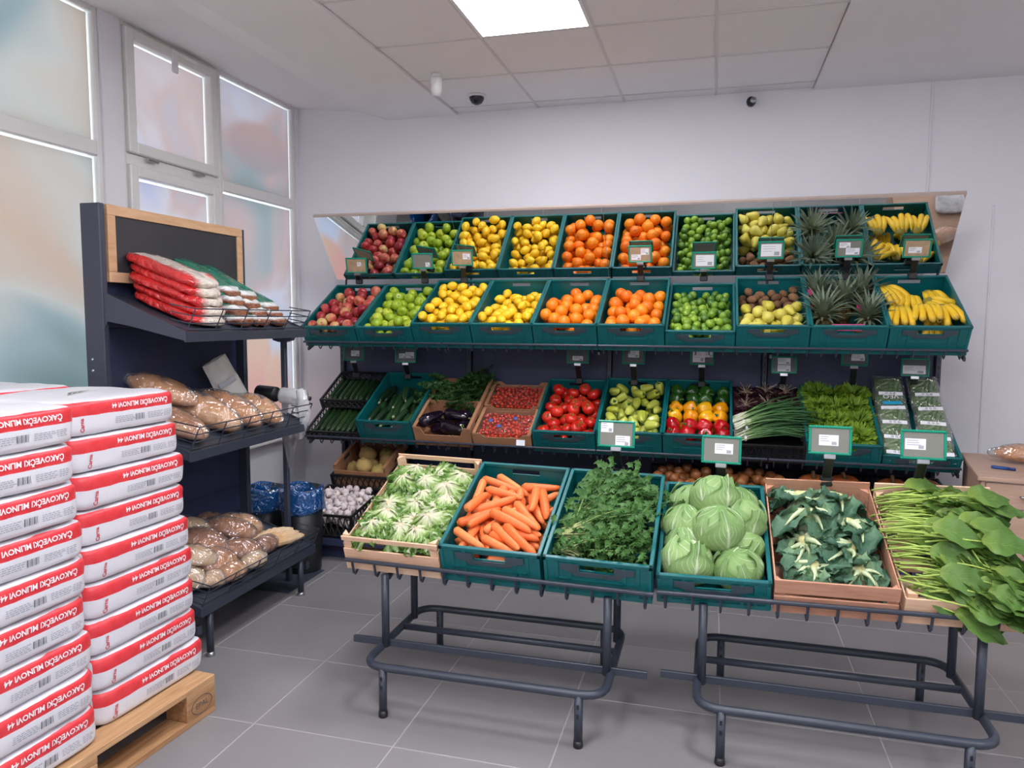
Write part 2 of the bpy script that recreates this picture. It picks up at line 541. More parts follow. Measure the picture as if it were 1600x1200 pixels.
# openable sash window
o, P = window('window_2', 3.425, 4.25, .62, 3.1, [], None, .03)
f2 = film_mat('window_film_blossom', 7.7, pal2, 1.3)
for (z0, z1, dz) in ((2.40, 3.072, .007), (.648, 2.337, .010)):
    a0, a1 = 3.455, 4.22
    s = G(); w = .062
    s.box(XL-.075, XL+.012, a0, a0+w, z0, z1, .006); s.box(XL-.075, XL+.012, a1-w, a1, z0, z1, .006)
    s.box(XL-.075, XL+.012, a0+w, a1-w, z0, z0+w, .006); s.box(XL-.075, XL+.012, a0+w, a1-w, z1-w, z1, .006)
    P('sash', s, M['frame'])
    P('pane', G().box(XF-.004, XF, a0+w, a1-w, z0+w, z1-w), GLASS)
    P('film', G().box(XF, XF+.0015, a0+w+.002, a1-w-.008, z0+w+.003, z1-w-dz), f2)
P('rail', G().box(XL-.09, XL-.012, 3.45, 4.23, 2.335, 2.40, .005), M['frame'])
for yy in (3.62, 4.02):
    P('hinge', G().tube([(XL+.016, yy-.04, 2.383), (XL+.016, yy+.04, 2.383)], .011, 8), M['chrome'])
P('latch', G().box(XL+.01, XL+.03, 3.80, 4.02, 3.035, 3.06, .005).box(XL+.012, XL+.026, 3.80, 3.85, 2.93, 3.04, .005), M['white'])
# fixed window by the corner
o, P = window('window_3', 4.25, 5.16, .62, 3.1, [], None, .035)
P('transom', G().box(XL-.09, XL-.01, 4.28, 5.13, 2.325, 2.40, .008), M['frame'])
spots = [(4.64, 1.15, .20, .36, q(222,200,180), q(226,170,165)), (4.90, .95, .17, .30, q(224,196,178), q(224,164,150)), (4.75, 2.70, .36, .17, q(206,176,172), q(186,176,178))]
f3 = film_mat('window_film_eggs', 1.9, pal3, 1.2, spots)
for (z0, z1, dz) in ((2.40, 3.065, .007), (.655, 2.325, .010)):
    P('pane', G().box(XF-.004, XF, 4.285, 5.125, z0, z1), GLASS)
    P('film', G().box(XF, XF+.0015, 4.29, 5.118, z0+.003, z1-dz), f3)
struct('trim_3', G().box(XL-.02, XL+.09, 3.43, 5.15, .60, .625, .006), M['frame'])

# ------------------------------------------------------------------ ceiling and wall fittings
t = thing('dome_camera', 'small black dome camera on the ceiling tiles left of the light', 'camera', T(-1.56, 4.82, CZ+.003))
part('mount', G().lathe([(0,0),(.062,0),(.06,-.014),(0,-.014)], 20), M['white'], t, True)
part('dome', G().lathe([(.05,-.012),(.048,-.028),(.036,-.05),(.018,-.06),(0,-.063)], 18), plain('dome_glass', srgb(38,36,44), .15, var=.1), t, True)
t = thing('corner_camera', 'small black camera high on the white wall above the limes', 'camera', T(.19, 5.2, 2.905))
part('bracket', G().lathe([(0,0),(.03,0),(.03,.02),(0,.02)], 14).tf(RX(R(90))), M['white'], t, True)
part('camera_body', G().sphere(.03, .035, .032, 14, 10, c=(0,-.045,-.004)), M['black'], t, True)
part('lens_ring', G().lathe([(0,0),(.018,0),(.018,.012),(0,.012)], 14).tf(T(.012,-.08,-.006) @ RX(R(80))), M['chrome'], t, True)
t = thing('motion_sensor', 'white cylindrical sensor hanging from the ceiling tiles', 'sensor', T(-1.665, 4.35, CZ+.003))
part('base', G().lathe([(0,0),(.03,0),(.03,-.02),(0,-.02)], 16), M['white'], t, True)
part('housing', G().lathe([(0,-.018),(.033,-.02),(.036,-.04),(.035,-.10),(.026,-.125),(0,-.13)], 18), M['white'], t, True)
# ================================================================== PRODUCE RACK
RX0, RX1 = -2.68, 1.32
TH2, Y2, Z2 = R(30.2), 4.511, 1.312       # upper tilted row: front-bottom edge of the crates
TH3, Y3, Z3 = R(28.5), 4.506, .668        # middle tilted row
rack = thing('produce_rack', 'long dark metal produce rack with mirror header along the white wall', 'rack', T((RX0+RX1)/2, 5.0, 0))
rb = T(-(RX0+RX1)/2, -5.0, 0)
def rp(nm, g, m, smooth=False, par=None): return part(nm, g, m, par or rack, smooth, rb if par is None else None)
for k in range(4):
    xa = RX0+k*1.0
    rp('back_panel', G().box(xa+.018, xa+.982, 5.04, 5.06, .1, 1.69, .003), M['panel'])
for k in range(5):
    xa = RX0+k*1.0
    u = G().box(xa-.015, xa+.015, 5.01, 5.08, 0, 1.70, .003)
    rp('upright', u, M['anthr'])
    g = G()
    for z in np.arange(.2, 1.7, .05): g.box(xa-.004, xa+.004, 5.008, 5.012, z, z+.025)
    rp('slot_strip', g, M['black'])
# arms that carry the trays
def wire_tray(g, w, L, n, hook=.042, back=True, r=.0042, rr=.0075):
    """tilted tray of wires in local axes (x along the front, y up the slope); rail in front"""
    g.tube([(-w/2, -.02, hook), (w/2, -.02, hook)], rr, 8)
    for i in range(n):
        x = -w/2+.03+(w-.06)*i/(n-1)
        pts = [(x, -.02, hook), (x, -.024, .0), (x, -.016, -.014), (x, .02, -.009), (x, L-.02, -.009)]
        if back: pts += [(x, L+.012, -.005), (x, L+.014, .05)]
        g.tube(pts, r, 5)
    if back: g.tube([(-w/2, L+.014, .05), (w/2, L+.014, .05)], rr*.8, 6)
    for y in (.06, L*.5, L-.06): g.tube([(-w/2+.02, y, -.016), (w/2-.02, y, -.016)], rr, 6)
    return g
for nm, (th, yy, zz) in (('a', (TH2, Y2, Z2)), ('b', (TH3, Y3, Z3))):
    for k in range(4):
        xa = RX0+k*1.0
        g = wire_tray(G(), .992, .6, 13)
        Mx = T(xa+.5, yy, zz) @ RX(th)
        part('shelf_tray', g.tf(Mx), M['metal'], rack, False, rb)
    for k in range(5):
        xa = RX0+k*1.0
        c, s = math.cos(th), math.sin(th)
        p0 = Vector((yy+.03*c, zz+.03*s-.03)); p1 = Vector((5.02, zz+(5.02-yy)*math.tan(th)-.03))
        rp('shelf_arm', G().prism([(p0.x, p0.y), (p1.x, p1.y), (p1.x, p1.y-.13), (p1.x-.05, p1.y-.13), (p0.x, p0.y-.02)], 0, xa-.006, xa+.006), M['metal'])
# bottom deck and plinth
rp('bottom_deck', G().prism([(4.02, .10), (4.02, .14), (5.03, .30), (5.03, .26)], 0, RX0, RX1), M['panel'])
rp('plinth', G().box(RX0, RX1, 4.10, 4.13, 0, .115), M['panel'])
for k in range(5):
    xa = RX0+k*1.0
    rp('base_foot', G().box(xa-.02, xa+.02, 4.06, 5.04, 0, .10, .004), M['metal'])
# mirror header, leaning towards the shop
MT, MB_ = Vector((0, 4.68, 2.192)), Vector((0, 5.0, 1.781))
mm = N('mirror_silver'); mm.base((.86,.88,.87,1)).set(.015, 1.0)
d = (MT-MB_).normalized(); nrm = Vector((0, -d.z, d.y))   # faces the shop and down
if nrm.y > 0: nrm = -nrm
mx0, mx1 = -2.705, 1.325
w4 = (mx1-mx0)/4
for k in range(4):
    xa, xb = mx0+w4*k+.0015, mx0+w4*(k+1)-.0015
    A, B = MB_, MT
    g = G()
    back = -nrm*.006
    vs = [(xa, A.y, A.z), (xb, A.y, A.z), (xb, B.y, B.z), (xa, B.y, B.z)]
    vs += [(x, y+back.y, z+back.z) for x, y, z in vs]
    g.add(vs, [(0,1,2,3),(4,7,6,5),(0,4,5,1),(1,5,6,2),(2,6,7,3),(3,7,4,0)])
    mp_ = rp('mirror_panel', g, mm.m)
Bk = -nrm*.02
g = G().prism([(MT.y, MT.z), (MT.y+d.y*.014, MT.z+d.z*.014), (MT.y+d.y*.014+Bk.y, MT.z+d.z*.014+Bk.z), (MT.y+Bk.y, MT.z+Bk.z)], 0, mx0, mx1)
rp('mirror_edge_trim', g, plain('mirror_edge', srgb(196,180,170), .5, var=.03))
Bq = -nrm*.010
g = G().prism([(MB_.y+Bq.y, MB_.z+Bq.z), (MT.y+Bq.y, MT.z+Bq.z), (MT.y+2*Bq.y, MT.z+2*Bq.z), (MB_.y+2*Bq.y, MB_.z+2*Bq.z)], 0, mx0+.01, mx1-.01)
rp('mirror_backing', g, M['white'])
for k in range(5):
    xa = RX0+k*1.0+(.02 if k == 0 else -.02 if k == 4 else 0)
    rp('mirror_arm', G().tube([(xa, 5.05, 1.66), (xa, 5.06, 1.80), (xa, 4.95, 2.0)], .008, 6), M['metal'])

# ================================================================== DISPLAY TABLES
def stadium(x0, x1, y0, y1, z, rad):
    return arc_path([(x0,y0,z),(x1,y0,z),(x1,y1,z),(x0,y1,z)], rad, 6, True)
THT, YT, ZT = R(21.5), 2.654, .482
def table(label, cx, dy, slope):
    t = thing('display_table', label, 'table', T(cx, 2.75+dy, 0), 'tubular produce tables')
    def p(nm, g, m=M['metal'], s=True, par=None): return part(nm, g, m, par or t, s)
    y = lambda v: v-2.75
    p('base_frame', G().tube(stadium(-.457, .457, y(2.46), y(3.05), .192, .09), .0155, 10, closed=True))
    p('cross_bar', G().tube([(-.447, y(2.83), .192), (.447, y(2.83), .192)], .0135, 10))
    p('flat_bar', G().box(-.59, .59, y(2.642), y(2.656), .187, .215, .002), s=False)
    for (x, yy) in ((-.375, 2.46), (.37, 2.46), (-.37, 3.05), (.375, 3.05)):
        lg = p('leg', G().tube([(x, y(yy), .024), (x, y(yy), .19)], .0155, 12))
        g = G()
        for z in (.11, .145): g.box(x-.004, x+.004, y(yy)-.0165, y(yy)-.0150, z, z+.016)
        p('slot', g, M['black'], False, lg)
        p('foot', G().lathe([(0,0),(.017,0),(.018,.008),(.016,.026),(0,.026)], 12).tf(T(x, y(yy), 0)), M['black'], True, lg)
    for (x, yy, h) in ((-.443, 2.635, .485), (.443, 2.635, .485), (-.443, 2.93, .60), (.443, 2.93, .60)):
        p('post', G().tube([(x, y(yy), .19), (x, y(yy), h)], .0155, 12))
    g = wire_tray(G(), 1.215, .6, 13, hook=.058, r=.0055, rr=.0085)
    for x in (-.443, .443): g.tube([(x, .0, -.03), (x, .58, -.03)], .011, 6)
    Mx = T(0, y(YT), ZT) @ RY(slope) @ RX(THT)
    p('tray', g.tf(Mx), s=False)
    return t
T1X, T2X = -.742, .423
SL1, SL2 = R(.9), R(-.9)
table('dark tubular table with wire tray holding lettuce, carrots and celery leaves', T1X-.05, 0, SL1)
table('dark tubular table with wire tray holding cabbages, cauliflower and leafy greens', T2X+.01, .03, SL2)
def tabM(x, side):
    """crate placement on a table tray"""
    cx, dy, sl = ((T1X-.05, 0, SL1), (T2X+.01, .03, SL2))[side]
    return T(cx, YT+dy, ZT) @ RY(sl) @ RX(THT) @ T(x-cx, 0, 0)

# ================================================================== BREAD RACK
br = thing('bread_rack', 'dark metal bread rack with sloping shelves in front of the windows', 'rack', T(-2.6, 3.14, 0))
bb = T(2.6, -3.14, 0)
def bp(nm, g, m=None, s=False, par=None): return part(nm, g, m or M['anthr'], par or br, s, bb if par is None else None)
for yy in (2.63, 3.615):
    u = bp('upright', G().box(-2.64, -2.54, yy, yy+.032, 0, 1.985, .003))
    g = G()
    for z in (1.30, 1.345): g.lathe([(0,0),(.006,0),(.006,.003),(0,.003)], 8).tf(Matrix())
for z in (1.315, 1.265):
    bp('bolt', G().lathe([(0,0),(.007,0),(.006,.004),(0,.005)], 10).tf(T(-2.605, 2.63, z) @ RX(R(90))), M['chrome'], True)
for (z0, z1) in ((.1, .55), (.55, 1.0), (1.0, 1.45), (1.45, 1.97)):
    bp('back_panel', G().box(-2.605, -2.59, 2.662, 3.615, z0, z1, .003), M['panel'])
def shelf(zb, zf, xf, deep_bracket, fence_h, ylo=2.64, yhi=3.585):
    xb = -2.585
    th = .014
    deck = bp('shelf_deck', G().prism([(xb, zb), (xf, zf), (xf, zf-.04), (xf-.012, zf-.04), (xf-.012, zf-th), (xb, zb-th)], 1, ylo, yhi), M['metal'])
    for yy in (ylo-.004, yhi):
        bp('shelf_bracket', G().prism([(xb, zb+.02), (xb+.06, zb+.0), (xf, zf+.004), (xf, zf-.035), (xb+.18, zb-.14), (xb+.06, zb-.12), (xb+.02, zb-deep_bracket), (xb, zb-deep_bracket)], 1, yy, yy+.004), M['anthr'])
    g = G()
    out = .05
    hs = [.012, fence_h*.38, fence_h*.7, fence_h]
    for h in hs:
        x = xf-.012+out*h/fence_h
        g.tube([(xf-.09, ylo+.015, zf+h+.02), (x, ylo+.015, zf+h), (x, yhi-.015, zf+h), (xf-.09, yhi-.015, zf+h+.02)], .0028, 5)
    n = 6
    for i in range(n):
        yy = ylo+.015+(yhi-ylo-.03)*i/(n-1)
        g.tube([(xf-.012, yy, zf+.0), (xf-.012+out, yy, zf+fence_h)], .0028, 5)
    bp('wire_fence', g, M['metal'])
shelf(1.60, 1.435, -2.13, .2, .10)
shelf(1.085, .925, -2.13, .2, .11)
shelf(.395, .245, -2.10, .15, .10)
bp('base_rail', G().box(-2.60, -2.14, 3.56, 3.59, .11, .15, .003).box(-2.60, -2.14, 2.66, 2.69, .11, .15, .003))
for yy in (2.72, 3.47):
    lg = bp('leg', G().tube([(-2.124, yy, .02), (-2.124, yy, .20)], .016, 10), M['metal'], True)
    bp('foot', G().lathe([(0,0),(.02,0),(.02,.012),(.012,.02),(0,.022)], 12).tf(T(-2.124, yy, 0)), M['chrome'], True, None)
# chalkboard on the header
cb = thing('chalkboard', 'blank chalkboard in oak frame on the bread rack header', 'chalkboard', T(-2.55, 3.15, 1.65))
for (a, b, c, dd) in ((-.475,.475,.0,.045),(-.475,.475,.29,.335),(-.475,-.43,.045,.29),(.43,.475,.045,.29)):
    part('frame_bar', G().box(-.012, .012, a, b, c, dd, .002), M['oak'], cb)
part('slate', G().box(-.008, .004, -.43, .43, .045, .29), M['board'], cb)

# ================================================================== ROLL POST AND BINS
ps = thing('bag_roll_post', 'dark upright post with T-shaped head and floor plate beside the bread rack', 'post', T(-2.3, 3.635, 0))
part('post', G().box(-.014, .014, -.014, .014, .006, 1.375, .003), M['anthr'], ps)
part('head_bracket', G().prism([(-.065,1.40),(.065,1.40),(.055,1.375),(.02,1.365),(-.02,1.365),(-.055,1.375)], 1, -.02, .02), M['anthr'], ps)
part('floor_plate', G().box(-.15, .10, -.165, .22, 0, .006, .002), M['anthr'], ps)
hd = part('roll_arm', G().tube([(-.14, 0, 1.075), (.16, 0, 1.055)], .012, 8), M['black'], ps, True)
part('roll_cover', G().lathe([(0,0),(.040,0),(.043,.01),(.043,.11),(.040,.12),(0,.12)], 20).tf(T(-.15, -.03, 1.083) @ RY(R(94))), M['black'], ps, True)
def bagroll():
    g = G().lathe([(.012,0),(.043,.0),(.045,.01),(.045,.13),(.043,.14),(.012,.14)], 20)
    return g
rl = thing('plastic_bag_roll', 'roll of clear plastic bags hanging on the dark post', 'bag roll', T(-2.28, 3.575, 1.075) @ RY(R(94)))
part('roll', bagroll(), M['clear2'], rl, True)
part('core', G().lathe([(0,-.004),(.014,-.004),(.014,.15),(0,.15)], 12), M['white'], rl, True)
inv = (T(-2.28, 3.575, 1.075) @ RY(R(94))).inverted()
g = G().grid(lambda u, v: inv @ Vector((-2.17+.045*v+.03*math.sin(u*3), 3.535-.02*math.sin(u*4+v*3), 1.105-.27*u+.02*v)), 12, 3)
part('loose_tail', g, M['clear2'], rl, True)
g = G().grid(lambda u, v: inv @ Vector((-2.30+.12*v+.01*math.sin(u*7), 3.60-.02*math.sin(u*5+v*4), 1.05-(.30+.10*math.sin(v*5))*u)), 12, 5)
part('hanging_bag', g, M['clear2'], rl, True)
blue = filmbag('blue_bin_liner', tint=(.10,.45,.92,1), haze=.35, gloss=.25)
for nd in bpy.data.materials['blue_bin_liner'].node_tree.nodes:
    if nd.type == 'BSDF_DIFFUSE': nd.inputs[0].default_value = srgb(12,116,205)
def bin_(label, x, y, r, h):
    t = thing('waste_bin', label, 'bin', T(x, y, 0), 'black bins with blue liners')
    part('bin_body', G().lathe([(0,0),(r*.82,0),(r*.84,.01),(r,h),(r*.97,h),(r*.80,.02),(0,.02)], 28), M['black'], t, True)
    def wob(p, a, u):
        k = 1+.018*math.sin(a*5+u*4)+.012*math.sin(a*11+1)
        return (p[0]*k, p[1]*k, p[2]+.008*math.sin(a*3+u*2))
    prof = [(r*.80,h-.25),(r*.93,h-.05),(r*.965,h+.004),(r*1.01,h+.006),(r*1.04,h-.02),(r*1.04,h-.085),(r*1.075,h-.105),(r*1.06,h-.128),(r*1.02,h-.135)]
    g = G(); vs = []; n = 40
    for i, (rr, z) in enumerate(prof):
        for k in range(n):
            a = 2*PI*k/n; vs.append(wob((rr*math.cos(a), rr*math.sin(a), z), a, i/8))
    g.add(vs, [(i*n+k, i*n+(k+1) % n, (i+1)*n+(k+1) % n, (i+1)*n+k) for i in range(len(prof)-1) for k in range(n)])
    part('liner', g, blue, t, True)
bin_('black bin with blue liner in front of the dark post, nearer one', -2.33, 3.84, .125, .50)
bin_('black bin with blue liner tucked behind the other bin', -2.66, 3.96, .115, .455)

# ================================================================== PALLET AND FLOUR SACKS
pal = thing('wooden_pallet', 'wooden pallet under the stacked flour sacks', 'pallet', T(-2.24, 1.755, 0) @ RZ(R(-3.5)))
for k in range(5):
    x = -.4+.07*0+k*(.8-.1)/4
    part('top_board', G().box(x, x+.10, -.6, .6, .122, .144, .002), M['pine'], pal)
for yy in (-.6, -.0725, .455):
    part('cross_board', G().box(-.4, .4, yy, yy+.145, .10, .122, .002), M['pine'], pal)
for x in (-.4, -.05, .3):
    part('bottom_board', G().box(x, x+.1, -.6, .6, 0, .022, .002), M['pine'], pal)
    for yy in (-.6, -.0725, .455):
        blk = part('block', G().box(x, x+.1, yy, yy+.145, .022, .10, .003), M['pine'], pal)
def textmesh(body, size, mat, bold=0.0):
    cu = bpy.data.curves.new('txt', 'FONT'); cu.body = body; cu.size = size
    cu.align_x = 'CENTER'; cu.align_y = 'CENTER'; cu.resolution_u = 2; cu.offset = bold
    o = bpy.data.objects.new('txt', cu); COL.objects.link(o)
    dg = bpy.context.evaluated_depsgraph_get()
    me = bpy.data.meshes.new_from_object(o.evaluated_get(dg))
    bpy.data.objects.remove(o); bpy.data.curves.remove(cu)
    me.materials.clear(); me.materials.append(mat)
    return me
# burnt stamp on the corner block
st = textmesh('EPAL', .030, M['ink'])
stm = T(.4012, .5275, .062) @ RZ(R(90)) @ RX(R(90))
link('stamp', st, pal, stm)
ring = G().tube([(.4012, .5275+.052*math.cos(a), .062+.032*math.sin(a)) for a in [2*PI*k/28 for k in range(28)]], .0012, 4, closed=True)
part('stamp_ring', ring, M['ink'], pal)

SA, SB, SCZ, SN = .235, .250, .0612, 9.0     # half sizes of a sack, roundness
def sack_map(p, seed):
    x, y, z = p
    k = (abs(x)**SN+abs(y)**SN+abs(z)**SN)**(1/SN)
    q = Vector((x/k*SA, y/k*SB, z/k*SCZ))
    w = nz(q, 9, seed)*.005+nz(q, 24, seed)*.0028
    edge = max(0, abs(y)/max(abs(x), abs(y), abs(z))-.75)*.02*math.sin(x*9+seed)
    return Vector((q.x+w*.7, q.y+w+edge, q.z+w*(.8 if abs(z) > .9 else .3)))
def sack_mesh(seed, mat):
    g = G(); n = 14
    for ax in range(3):
        for s in (-1, 1):
            def fn(u, v):
                a, b = u*2-1, v*2-1
                # denser near the edges
                a = math.sin(a*PI/2)*.45+a*.55; b = math.sin(b*PI/2)*.45+b*.55
                p = [(s, a, b), (a, s, b), (a, b, s)][ax]
                return sack_map(p, seed)
            g.grid(fn, n, n)
    g.uv = [(0,0)]*len(g.v)
    me = g.mesh('flour_sack', mat, False)
    bm = bmesh.new(); bm.from_mesh(me); bmesh.ops.remove_doubles(bm, verts=bm.verts, dist=.0004)
    bmesh.ops.recalc_face_normals(bm, faces=bm.faces); bm.to_mesh(me); bm.free()
    me.polygons.foreach_set('use_smooth', [True]*len(me.polygons))
    return me
def sack_mat():
    m = N('flour_sack_paper')
    s = m.node('ShaderNodeSeparateXYZ'); m.l(m.coord('Object'), s.inputs[0])
    x, y, z = s.outputs
    wav = m.math('MULTIPLY', m.math('SUBTRACT', m.noise(14, 2), .5), .006)
    zz = m.math('ADD', z, wav)
    band = m.math('MULTIPLY', m.math('GREATER_THAN', zz, .008), m.math('LESS_THAN', zz, .0525))
    fr = m.math('MULTIPLY', m.math('GREATER_THAN', x, .17), m.math('LESS_THAN', m.math('ABSOLUTE', y), .2435))
    k = m.math('MULTIPLY', band, fr)
    # second stripe of the sack on the far side
    k2 = m.math('MULTIPLY', m.math('LESS_THAN', x, -.19), band)
    k = m.math('MAXIMUM', k, k2)
    m.base(m.mix(k, srgb(216,216,222), m.ramp(m.noise(20, 3), [(.3, srgb(212,52,60)), (.7, srgb(230,72,78))]))).set(.36, 0, .4)
    m.bump(m.noise(26, 4, .55, None, .8), .35, .006)
    return m.m
SM = sack_mat()
def face_pt(y, z, off=.0022, x_only=False):
    yy, z2 = min(.985, abs(y)/SB), min(.985, abs(z)/SCZ)
    k = max(1e-3, 1-yy**SN-z2**SN)
    return Vector((SA*k**(1/SN)+off, y, z))
def on_face(me, y0, z0, rot, seed):
    """wrap flat lettering on the front face of a sack"""
    c, s = math.cos(rot), math.sin(rot)
    for v in me.vertices:
        a, b = v.co.x, v.co.y
        yy, zz = y0+a*c-b*s, z0+a*s+b*c
        # follow the wrinkled surface
        q = face_pt(yy, zz, 0)
        w = nz(q, 9, seed)*.005+nz(q, 24, seed)*.0028
        v.co = (q.x+w*.7+.0022, q.y+w, q.z+w*.3)
    return me
sack_tpl = []
for seed in (1.3, 5.1, 9.4):
    me = sack_mesh(seed, SM)
    kids = []
    tx = textmesh('ČAKOVEČKI MLINOVI 44', .0235, M['whiteink'], .0007); kids.append(('lettering', on_face(tx, .055, .031, PI, seed)))
    lg = textmesh('Carna', .019, M['redink'], .0004); kids.append(('logo', on_face(lg, -.185, -.022, R(90), seed)))
    g = G()
    for i in range(9):
        wv = .0016 if i % 3 else .003
        yv = .03+i*.0052; g.add([(yv, -.030, 0), (yv+wv, -.030, 0), (yv+wv, -.008, 0), (yv, -.008, 0)], [(0,1,2,3)])
    bar = g.mesh('barcode', M['ink']); kids.append(('barcode', on_face(bar, 0, 0, 0, seed)))
    g = G()
    rr = random.Random(int(seed*10))
    for col, (ya, yb2) in enumerate(((-.06, .015), (.09, .15), (.165, .195))):
        for row in range(4):
            z = -.012-row*.006; y = ya
            while y < yb2:
                wv = rr.uniform(.006, .014)
                g.add([(y, z, 0), (y+wv, z, 0), (y+wv, z+.0028, 0), (y, z+.0028, 0)], [(0,1,2,3)]); y += wv+.003
    pr = g.mesh('small_print', M['print']); kids.append(('small_print', on_face(pr, 0, 0, 0, seed)))
    sack_tpl.append(template('flour_sack', me, kids))
ordn = ['topmost', 'second from the top', 'third from the top', 'fourth from the top', 'middle', 'fourth from the bottom', 'third from the bottom', 'second from the bottom', 'bottom']
rs = random.Random(4)
LAY = .1205
for lay in range(9):
    z = .146+.058+LAY*(8-lay)
    lean = -.010*(8-lay)
    for col in range(2):
        yc = (2.143, 1.622)[col]+rs.uniform(-.006, .006)
        xc = (-1.885-SA, -1.872-SA)[col]+lean*(1.0, .45)[col]+rs.uniform(-.005, .005)
        rz = R(rs.uniform(-1.2, 1.2)-2)
        lab = 'red-striped white flour sack, %s in the %s stack' % (ordn[lay], ('right-hand', 'left-hand')[col])
        place(sack_tpl[(lay*2+col) % 3], T(xc, yc, z) @ RZ(rz), lab, 'sack', 'flour sacks on the pallet')
        if lay == 0 or lay == 8 or True:
            lab = 'white flour sack at the back of the pallet behind the %s stack' % ('right-hand', 'left-hand')[col]
            place(sack_tpl[(lay+col) % 3], T(xc-2*SA-.006, yc+rs.uniform(-.01,.01), z+.006) @ RZ(rz+PI), lab, 'sack', 'flour sacks at the back of the pallet')

# wheat ear emblem printed on top of the uppermost sacks
def wheat():
    g = G()
    for k in range(3):
        a0 = -.35+.22*k
        pts = [Vector((math.cos(a0+u*1.0)*(.06+.012*k)-.06, math.sin(a0+u*1.0)*(.10+.02*k), 0)) for u in [i/10 for i in range(11)]]
        for i in range(10):
            d_ = (pts[i+1]-pts[i]).normalized(); n_ = Vector((-d_.y, d_.x, 0)); wd = .0045*math.sin((i+.5)/10*PI)+.0006
            g.add([pts[i]-n_*wd, pts[i+1]-n_*wd, pts[i+1]+n_*wd, pts[i]+n_*wd], [(0,1,2,3)])
    return g
wm = wheat().mesh('emblem', plain('emblem_ink', srgb(120,122,118), .7))
for o in list(COL.objects):
    if o.name.startswith('flour_sack') and o.get('label', '').find('topmost') >= 0 and 'behind' not in o['label']:
        link('emblem', wm, o, T(.02, .02, SCZ+.0045) @ RZ(R(200)))

# ================================================================== COUNTER AT THE RIGHT
ct_ = thing('wooden_counter', 'light wood counter with drawer at the right end of the rack', 'counter', T(1.251, 4.0, 0) @ RZ(R(-10)))
part('top', G().box(0, .95, 0, .72, .728, .75, .003), M['lam'], ct_)
part('side_panel', G().box(.015, .035, .02, .70, 0, .728, .002), M['lam'], ct_)
part('side_panel', G().box(.915, .935, .02, .70, 0, .728, .002), M['lam'], ct_)
dr = part('drawer', G().box(.037, .913, .012, .03, .60, .722, .003), M['lam'], ct_)
part('handle', G().tube([(.18, .012, .665), (.18, -.012, .665), (.34, -.012, .665), (.34, .012, .665)], .006, 8), M['chrome'], dr, True)
for k in range(2):
    dd = part('door', G().box(.037+k*.44, .472+k*.44, .012, .03, .04, .595, .003), M['lam'], ct_)
    part('handle', G().tube([(.437+k*.08, .012, .40), (.437+k*.08, -.012, .40), (.437+k*.08, -.012, .52), (.437+k*.08, .012, .52)], .005, 8), M['chrome'], dd, True)
# ================================================================== CRATES
def teal_crate_mesh(w, L, h):
    g = G(); t = .006; a = w/2
    g.box(-a+t, a-t, t, L-t, .004, .010)
    for s in (-1, 1):                                   # long sides
        x0, x1 = sorted((s*a, s*(a-t)))
        g.box(x0, x1, 0, L, 0, h-.002)
        xo = sorted((s*(a+.003), s*(a-.012)))
        g.box(xo[0], xo[1], -.003, L+.003, h-.016, h, .002)
        xb = sorted((s*(a+.002), s*(a-t)))
        g.box(xb[0], xb[1], 0, L, 0, .016)
        for k in range(6):
            y = .03+(L-.06)*k/5
            g.box(xb[0], xb[1], y-.006, y+.006, .016, h-.016)
    for yy, s in ((0, 1), (L, -1)):                     # ends with hand slot
        y0, y1 = sorted((yy, yy+s*t))
        zs0, zs1 = h-.050, h-.026
        g.box(-a, -.062, y0, y1, 0, h-.002); g.box(.062, a, y0, y1, 0, h-.002)
        g.box(-.062, .062, y0, y1, 0, zs0); g.box(-.062, .062, y0, y1, zs1, h-.002)
        yo = sorted((yy-s*.003, yy+s*.012))
        g.box(-a-.003, a+.003, yo[0], yo[1], h-.016, h, .002)
        yb = sorted((yy-s*.004, yy+s*.002))
        g.box(-a, a, yb[0], yb[1], 0, .018)
        for x in (-a+.008, -a+.05, -.10, .10, a-.05, a-.008):
            g.box(x-.006, x+.006, yb[0], yb[1], .018, h-.016)
        g.box(-a+.05, a-.05, yb[0], yb[1], h*.42, h*.42+.008)
    return g.mesh('crate_body', M['teal'])
def latch_mesh(w, h):
    g = G()
    zs0, zs1 = h-.050, h-.026
    p = [(-.135, zs1+.004), (-.064, zs1+.004), (-.064, zs0-.003), (.064, zs0-.003), (.064, zs1+.004), (.135, zs1+.004), (.135, zs0+.004), (.095, zs0-.008), (.078, zs0-.022), (-.078, zs0-.022), (-.095, zs0-.008), (-.135, zs0+.004)]
    g.prism(p, 1, -.0065, -.0035)
    return g.mesh('latch_panel', M['latch'])
TC = {}
def teal_crate(Mx, h, label, group, w=.394, L=.594):
    if (w, L, h) not in TC: TC[(w, L, h)] = (teal_crate_mesh(w, L, h), latch_mesh(w, h))
    t = thing('produce_crate', label, 'crate', Mx, group)
    b, l = TC[(w, L, h)]
    link('crate_body', b, t); link('latch_panel', l, t)
    return t
